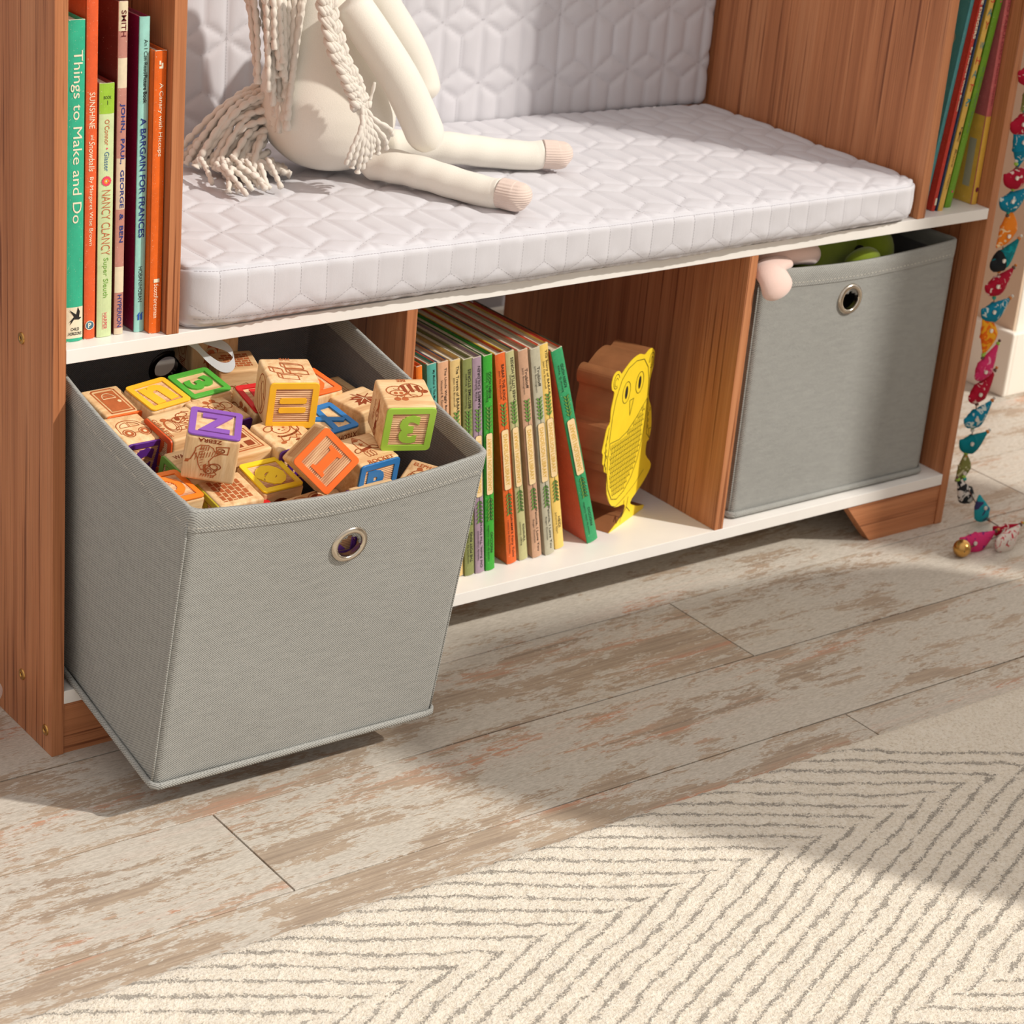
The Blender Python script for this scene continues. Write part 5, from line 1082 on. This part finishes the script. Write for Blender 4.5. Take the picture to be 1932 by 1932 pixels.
    mb = MB()                                                   # tail fanning out to the left on the cushion
    for i in range(38):
        u = i/37; s = q(.356-.012*rnd.random(), .235+.045*rnd.random(), .566-.082*u)
        ex = .262+.03*rnd.random()+.06*u; ey = .285-.085*u*rnd.uniform(.7, 1.1)+.02*rnd.uniform(-1, 1); ez = .4815+.004*rnd.random()
        m1 = s.lerp(q(ex, ey, ez), .4)+Vector((0, 0, .016*(1-u))); m2 = s.lerp(q(ex, ey, ez), .8)+Vector((0, 0, .010*(1-u)))
        strand(mb, [s, m1, m2, q(ex, ey, ez)], .0034, .0105, rnd.random())
    for i in range(26):                                         # tufted ends crossing over
        a = (rnd.uniform(.268, .340), rnd.uniform(.200, .262)); L_ = rnd.uniform(.022, .045); an = rnd.uniform(-2.3, -.6)
        b = (a[0]+L_*math.cos(an), a[1]+L_*math.sin(an)); strand(mb, [q(a[0], a[1], .497+.006*rnd.random()), q((a[0]+b[0])/2, (a[1]+b[1])/2, .493), q(b[0], b[1], .4825)], .0027, .008, rnd.random())
    for i in range(9):
        strand(mb, [q(.318, .245+.004*i, .492), q(.340, .225+.003*i, .489), q(.3585+.0012*i, .207+.004*i, .4825)], .0031, .008, rnd.random())
    mb.obj('tail', YARN, root, True)
    mb = MB()                                                   # plaited pigtail over the belly
    c0 = [q(.3655, .175, .690), q(.3700, .168, .655), q(.3770, .158, .620), q(.3900, .149, .590), q(.3990, .144, .566)]
    cp = smooth_path(c0, 14); m = len(cp)
    for s in range(3):
        P = []
        for i, p in enumerate(cp):
            a = i/m*2*math.pi*4.2+s*2*math.pi/3; P.append(p+Vector((.0062*math.sin(a), .0035*math.sin(2*a), 0)))
        for dd in (-.0028, 0, .0028):
            V, F = tube([p+Vector((dd, .001*abs(dd)*0, dd*.4)) for p in P], lambda t: .0030*(.75+.45*abs(math.sin(t*m*.42+s+dd*900))), 8, 1); mb.add(V, F)
    e = c0[-1]
    for i, (dx, dz) in enumerate(((-.019, -.056), (-.011, -.060), (-.004, -.066), (.002, -.062), (.010, -.052), (.013, -.045), (.030, -.044), (.036, -.030), (.020, -.048), (-.015, -.050), (.005, -.055))):
        strand(mb, [e+Vector((0, 0, .006)), e+Vector((dx*.25, -.008, dz*.3)), e+Vector((dx*.8, -.009, dz*.7)), e+Vector((dx, -.005, dz))], .0023, .009, i*.3)
    strand(mb, [e+Vector((.002, 0, 0)), e+Vector((.008, -.002, .008)), e+Vector((.012, -.003, .026))], .0018, .01)
    mb.obj('braid', YARN, root, True)
make_doll()

# ------------------------------------------------------------------ plush toys in the right bin, toy at the far left edge
PINKP = cloth('pink_plush', srgb(240, 208, 196), 1300, .5, .04, .6); GREENP = cloth('green_plush', srgb(140, 160, 36), 1300, .5, .22, .5); PALEP = cloth('pale_plush', srgb(226, 206, 196), 1300, .5, .04, .6)
cap2 = lambda r, e=.25: (lambda t: r*math.sqrt(max(.002, 1-max(0, 1-t/e)**2))*math.sqrt(max(.002, 1-max(0, (t-(1-e))/e)**2)))
o = Vector((.93, .08, .37)); root = empty('pink_plush', o, 'pale pink plush with a floppy ear hanging over the rim of the right bin', 'plush toy')
q = lambda *p: Vector(p)-o
limb('ear', [q(.905, .028, .376), q(.882, .018, .3785), q(.8640, .006, .378), q(.8630, -.005, .371), q(.8665, -.0085, .3605), q(.8705, -.0080, .3510)], lambda t: .0125*(.8+.55*t)*math.sqrt(max(.002, 1-max(0, (t-.72)/.28)**2)), PINKP, root, (1.35, .75))
limb('body', [q(.875, .045, .372), q(.905, .040, .3795), q(.935, .036, .381), q(.958, .040, .376), q(.972, .052, .364)], cap2(.0135, .3), PINKP, root)
o = Vector((1.08, .12, .35)); root = empty('green_plush', o, 'green furry plush lying in the right bin under the white shelf', 'plush toy')
q = lambda *p: Vector(p)-o
b = limb('body', [q(.955, .095, .350), q(1.00, .10, .353), q(1.06, .11, .353), q(1.11, .12, .350)], cap2(.042, .3), GREENP, root)
limb('head', [q(1.065, .085, .345), q(1.095, .085, .350), q(1.125, .09, .345)], cap2(.038, .5), GREENP, root); limb('arm', [q(1.025, .045, .350), q(1.05, .038, .360), q(1.075, .045, .352)], cap2(.013, .4), GREENP, root)
limb('nose', [q(1.046, .053, .3640), q(1.050, .049, .3655), q(1.054, .052, .3640)], cap2(.007, .5), flat('black_plush', srgb(20, 18, 16), .9), root)['label'] = 'black nose'
box_obj('care_label', q(1.075, .056, .379), q(1.092, .0565, .386), flat('label_white', srgb(228, 228, 222)), root, 0)
o = Vector((-.16, .06, 0)); root = empty('pale_plush', o, 'pale plush toy at the far left edge, its paw touching the side of the bookcase', 'plush toy')
limb('body', [Vector((-.05, .0, .055)), Vector((-.01, 0, .056)), Vector((.045, 0, .052))], cap2(.056, .5), PALEP, root)
limb('paw', [Vector((.02, 0, .052)), Vector((.07, .002, .052)), Vector((.104, .004, .050)), Vector((.1265, .008, .0475))], cap2(.0155, .35), PALEP, root)
# fabric loop peeping out over the tallest block
mb = MB(); P = smooth_path([(.128, .040, .3985), (.145, .030, .390), (.158, .022, .3755), (.168, .016, .3675), (.177, .014, .3660), (.1835, .016, .3700), (.1840, .020, .3765), (.178, .024, .3835), (.165, .030, .3885), (.150, .038, .3945), (.134, .044, .3985)], 8)
V = []
for p in P: V += [p+Vector((0, -.002, -.0042)), p+Vector((0, .002, .0042)), p+Vector((.0008, .0032, .0040)), p+Vector((.0008, -.0008, -.0044))]
mb.add(V, [(4*i+a, 4*i+(a+1) % 4, 4*i+4+(a+1) % 4, 4*i+4+a) for i in range(len(P)-1) for a in range(4)])
tag(mb.obj('fabric_loop', cloth('loop_tape', srgb(196, 198, 200), 1600, .3, .04, .1), smooth=False), 'grey tape loop hanging from under the white shelf in front of the tallest block', 'loop')

# ------------------------------------------------------------------ bird garland
def print_cloth(name, c, c2, sc=120, th=.52):
    m, nt, b = newmat(name, .85, .15); L = nt.links; mp = coords(nt); n = N(nt, 'ShaderNodeTexNoise', Scale=sc, Detail=1.5, Distortion=1.2); L.new(mp.outputs[0], n.inputs['Vector'])
    r = ramp(nt, [(th, srgb(*c)), (th+.03, srgb(*c2))]); L.new(n.outputs['Fac'], r.inputs[0]); L.new(r.outputs[0], b.inputs['Base Color'])
    n2 = N(nt, 'ShaderNodeTexNoise', Scale=1400); L.new(mp.outputs[0], n2.inputs['Vector']); bump(nt, b, n2.outputs['Fac'], .3, .0005); return m
PR = {k: print_cloth('print_'+k, *v) for k, v in dict(red=((168, 22, 48), (226, 200, 190), 110, .62), blue=((18, 122, 150), (196, 206, 200), 120, .6), orange=((232, 130, 38), (238, 206, 160), 110, .6), teal=((16, 138, 142), (14, 110, 118), 90, .5),
      olive=((122, 122, 66), (196, 190, 150), 120, .55), pink=((206, 52, 104), (226, 150, 170), 120, .6), mono=((36, 38, 40), (214, 208, 200), 90, .5), dusk=((62, 60, 100), (40, 150, 160), 40, .52), white=((222, 210, 200), (200, 66, 80), 120, .58), plain_teal=((8, 116, 126), (8, 116, 126), 50, .5), black=((34, 36, 38), (34, 36, 38), 50, .5), magenta=((208, 54, 110), (110, 40, 110), 90, .62), amber=((240, 168, 40), (232, 110, 30), 90, .5)).items()}
BEAD = {k: flat('bead_'+k, srgb(*c), .2, .6, .05) for k, c in dict(green=(150, 190, 60), amber=(200, 120, 40), brown=(96, 60, 44), teal=(20, 150, 130), clear=(210, 210, 200), dark=(40, 60, 50)).items()}
def make_garland():
    o = Vector((1.245, 0, 0)); root = empty('bird_garland', o, 'hanging string of stuffed fabric birds and beads with a brass bell, right of the bookcase', 'garland')
    S_ = lambda x, z: Vector((x, 0, z))-o
    hang = [(1.238, .5766, 'red', .2), (1.240, .5473, 'olive', 1.4), (1.2400, .5174, 'red', .3), (1.241, .4846, 'blue', -1.2), (1.2455, .4502, 'red', .12), (1.2455, .4216, 'blue', .15), (1.2435, .3848, 'orange', 1.3),
            (1.2475, .3497, 'teal', .5), (1.2455, .3161, 'red', .35), (1.2475, .2814, 'blue', .15), (1.2420, .2479, 'amber', -1.3), (1.2490, .2077, 'pink', .85), (1.2480, .1764, 'red', .6), (1.2500, .1410, 'blue', .35), (1.2500, .1058, 'plain_teal', .05), (1.2410, .0718, 'olive', 1.3)]
    path = [S_(1.236, .68)]+[S_(x, z) for x, z, *_ in hang]+[Vector((1.2455, -.012, .048))-o, Vector((1.262, -.035, .014))-o, Vector((1.258, -.07, .010))-o, Vector((1.215, -.082, .010))-o, Vector((1.1725, -.0865, .010))-o]
    V, F = tube(path, lambda t: .0007, 5, 4); mesh_obj('string', V, F, BEAD['brown'], root)
    def bird(c, col, ang, sc=1.0, az=0, roll=0):
        """body lathed on a bent axis: blunt breast low, tail lifted to the right"""
        d = Vector((math.cos(ang)*math.cos(az), math.cos(ang)*math.sin(az), math.sin(ang))); up = Vector((0, 0, 1)) if abs(d.z) < .9 else Vector((-1, 0, 0))
        L_ = .024*sc
        P = [c-d*L_*.95+up*.006*sc, c-d*L_*.55-up*.001, c-up*.0035*sc, c+d*L_*.5+up*.0005, c+d*L_*1.0+up*.006*sc]
        V, F = tube(P, [.0016, .0095*sc, .0135*sc, .0085*sc, .0022], 16, 6, (.62, 1.0)); b = mesh_obj('bird', V, F, PR[col], root, True)
        if col == 'teal':
            P2 = [P[0]-d*.001, P[1]-d*.002, c-up*.0036*sc-d*.004]; V, F = tube(P2, [.0018, .0102*sc, .0138*sc], 16, 6, (.66, 1.01)); mesh_obj('dark_half', V, F, PR['black'], b, True)
        k = (hash_i := abs(int(c.z*1000))) % 4
        for j, s in enumerate((.0026, .0021)):
            e = P[-1]+(P[-1]-P[-2]).normalized()*(.002+.004*j); V, F = tube([e-Vector((s, 0, 0)), e, e+Vector((s, 0, 0))], lambda t: s*math.sqrt(max(.01, 1-(2*t-1)**2)), 8, 4)
            mesh_obj('tail_bead', V, F, BEAD[['brown', 'amber', 'clear', 'green'][(k+j) % 4]], b, True)
        e = c-d*L_*.35+Vector((0, -.0085*sc, .001)); n = 14
        V = [e+Vector((.0026*math.cos(2*math.pi*i/n), -.0004, .0026*math.sin(2*math.pi*i/n))) for i in range(n)]+[e+Vector((.0026*math.cos(2*math.pi*i/n), .0014, .0026*math.sin(2*math.pi*i/n))) for i in range(n)]
        mesh_obj('sequin', V, [tuple(range(n))]+[(i, (i+1) % n, n+(i+1) % n, n+i) for i in range(n)], flat('sequin_%d' % len(bpy.data.materials), srgb(226, 220, 210), .2, .6, metal=.3), b)
    for i, (x, z, col, ang) in enumerate(hang):
        bird(S_(x+.003, z), col, ang, 1.02 if col not in ('olive',) else .8)
    pts = smooth_path(path, 1)
    for i in range(len(hang)):                                  # small beads between the birds
        a = S_(*hang[i][:2]); b_ = S_(*hang[i+1][:2]) if i+1 < len(hang) else path[len(hang)+1]
        for j, t in enumerate((.44, .56)):
            p = a.lerp(b_, t); s = .0027; V, F = tube([p-Vector((0, 0, s)), p, p+Vector((0, 0, s))], lambda u: s*math.sqrt(max(.05, 1-(2*u-1)**2)), 10, 4)
            mesh_obj('bead', V, F, BEAD[['green', 'amber', 'green', 'teal', 'brown', 'green', 'clear'][(i*2+j) % 7]], root, True)
    F_ = lambda x, y, z: Vector((x, y, z))-o
    bird(F_(1.2490, -.008, .0400), 'mono', 2.5, .95); bird(F_(1.2605, -.030, .0205), 'dusk', -1.0, .95, 0); bird(F_(1.2400, -.092, .0125), 'white', .02, 1.25, .25); bird(F_(1.2620, -.070, .0110), 'red', .02, .8, -.35); bird(F_(1.1985, -.078, .0125), 'magenta', .02, 1.15, -.15)
    bm = bmesh.new(); bmesh.ops.create_uvsphere(bm, u_segments=28, v_segments=18, radius=.0112, matrix=Matrix.Translation(F_(1.1650, -.0860, .0118)))
    bm_obj('bell', bm, BRASS, root, True)['label'] = 'round brass jingle bell'
    c = F_(1.1650, -.0870, .0118); f = Flat(c+Vector((-.0055, -.0076, .001)), Vector((.8, -.6, 0)), Vector((0, 0, 1)), .0003); 
    box_obj('bell_slot', c+Vector((-.0062, -.0088, -.0004)), c+Vector((.0030, -.0058, .0012)), INK, root, 0)
make_garland()
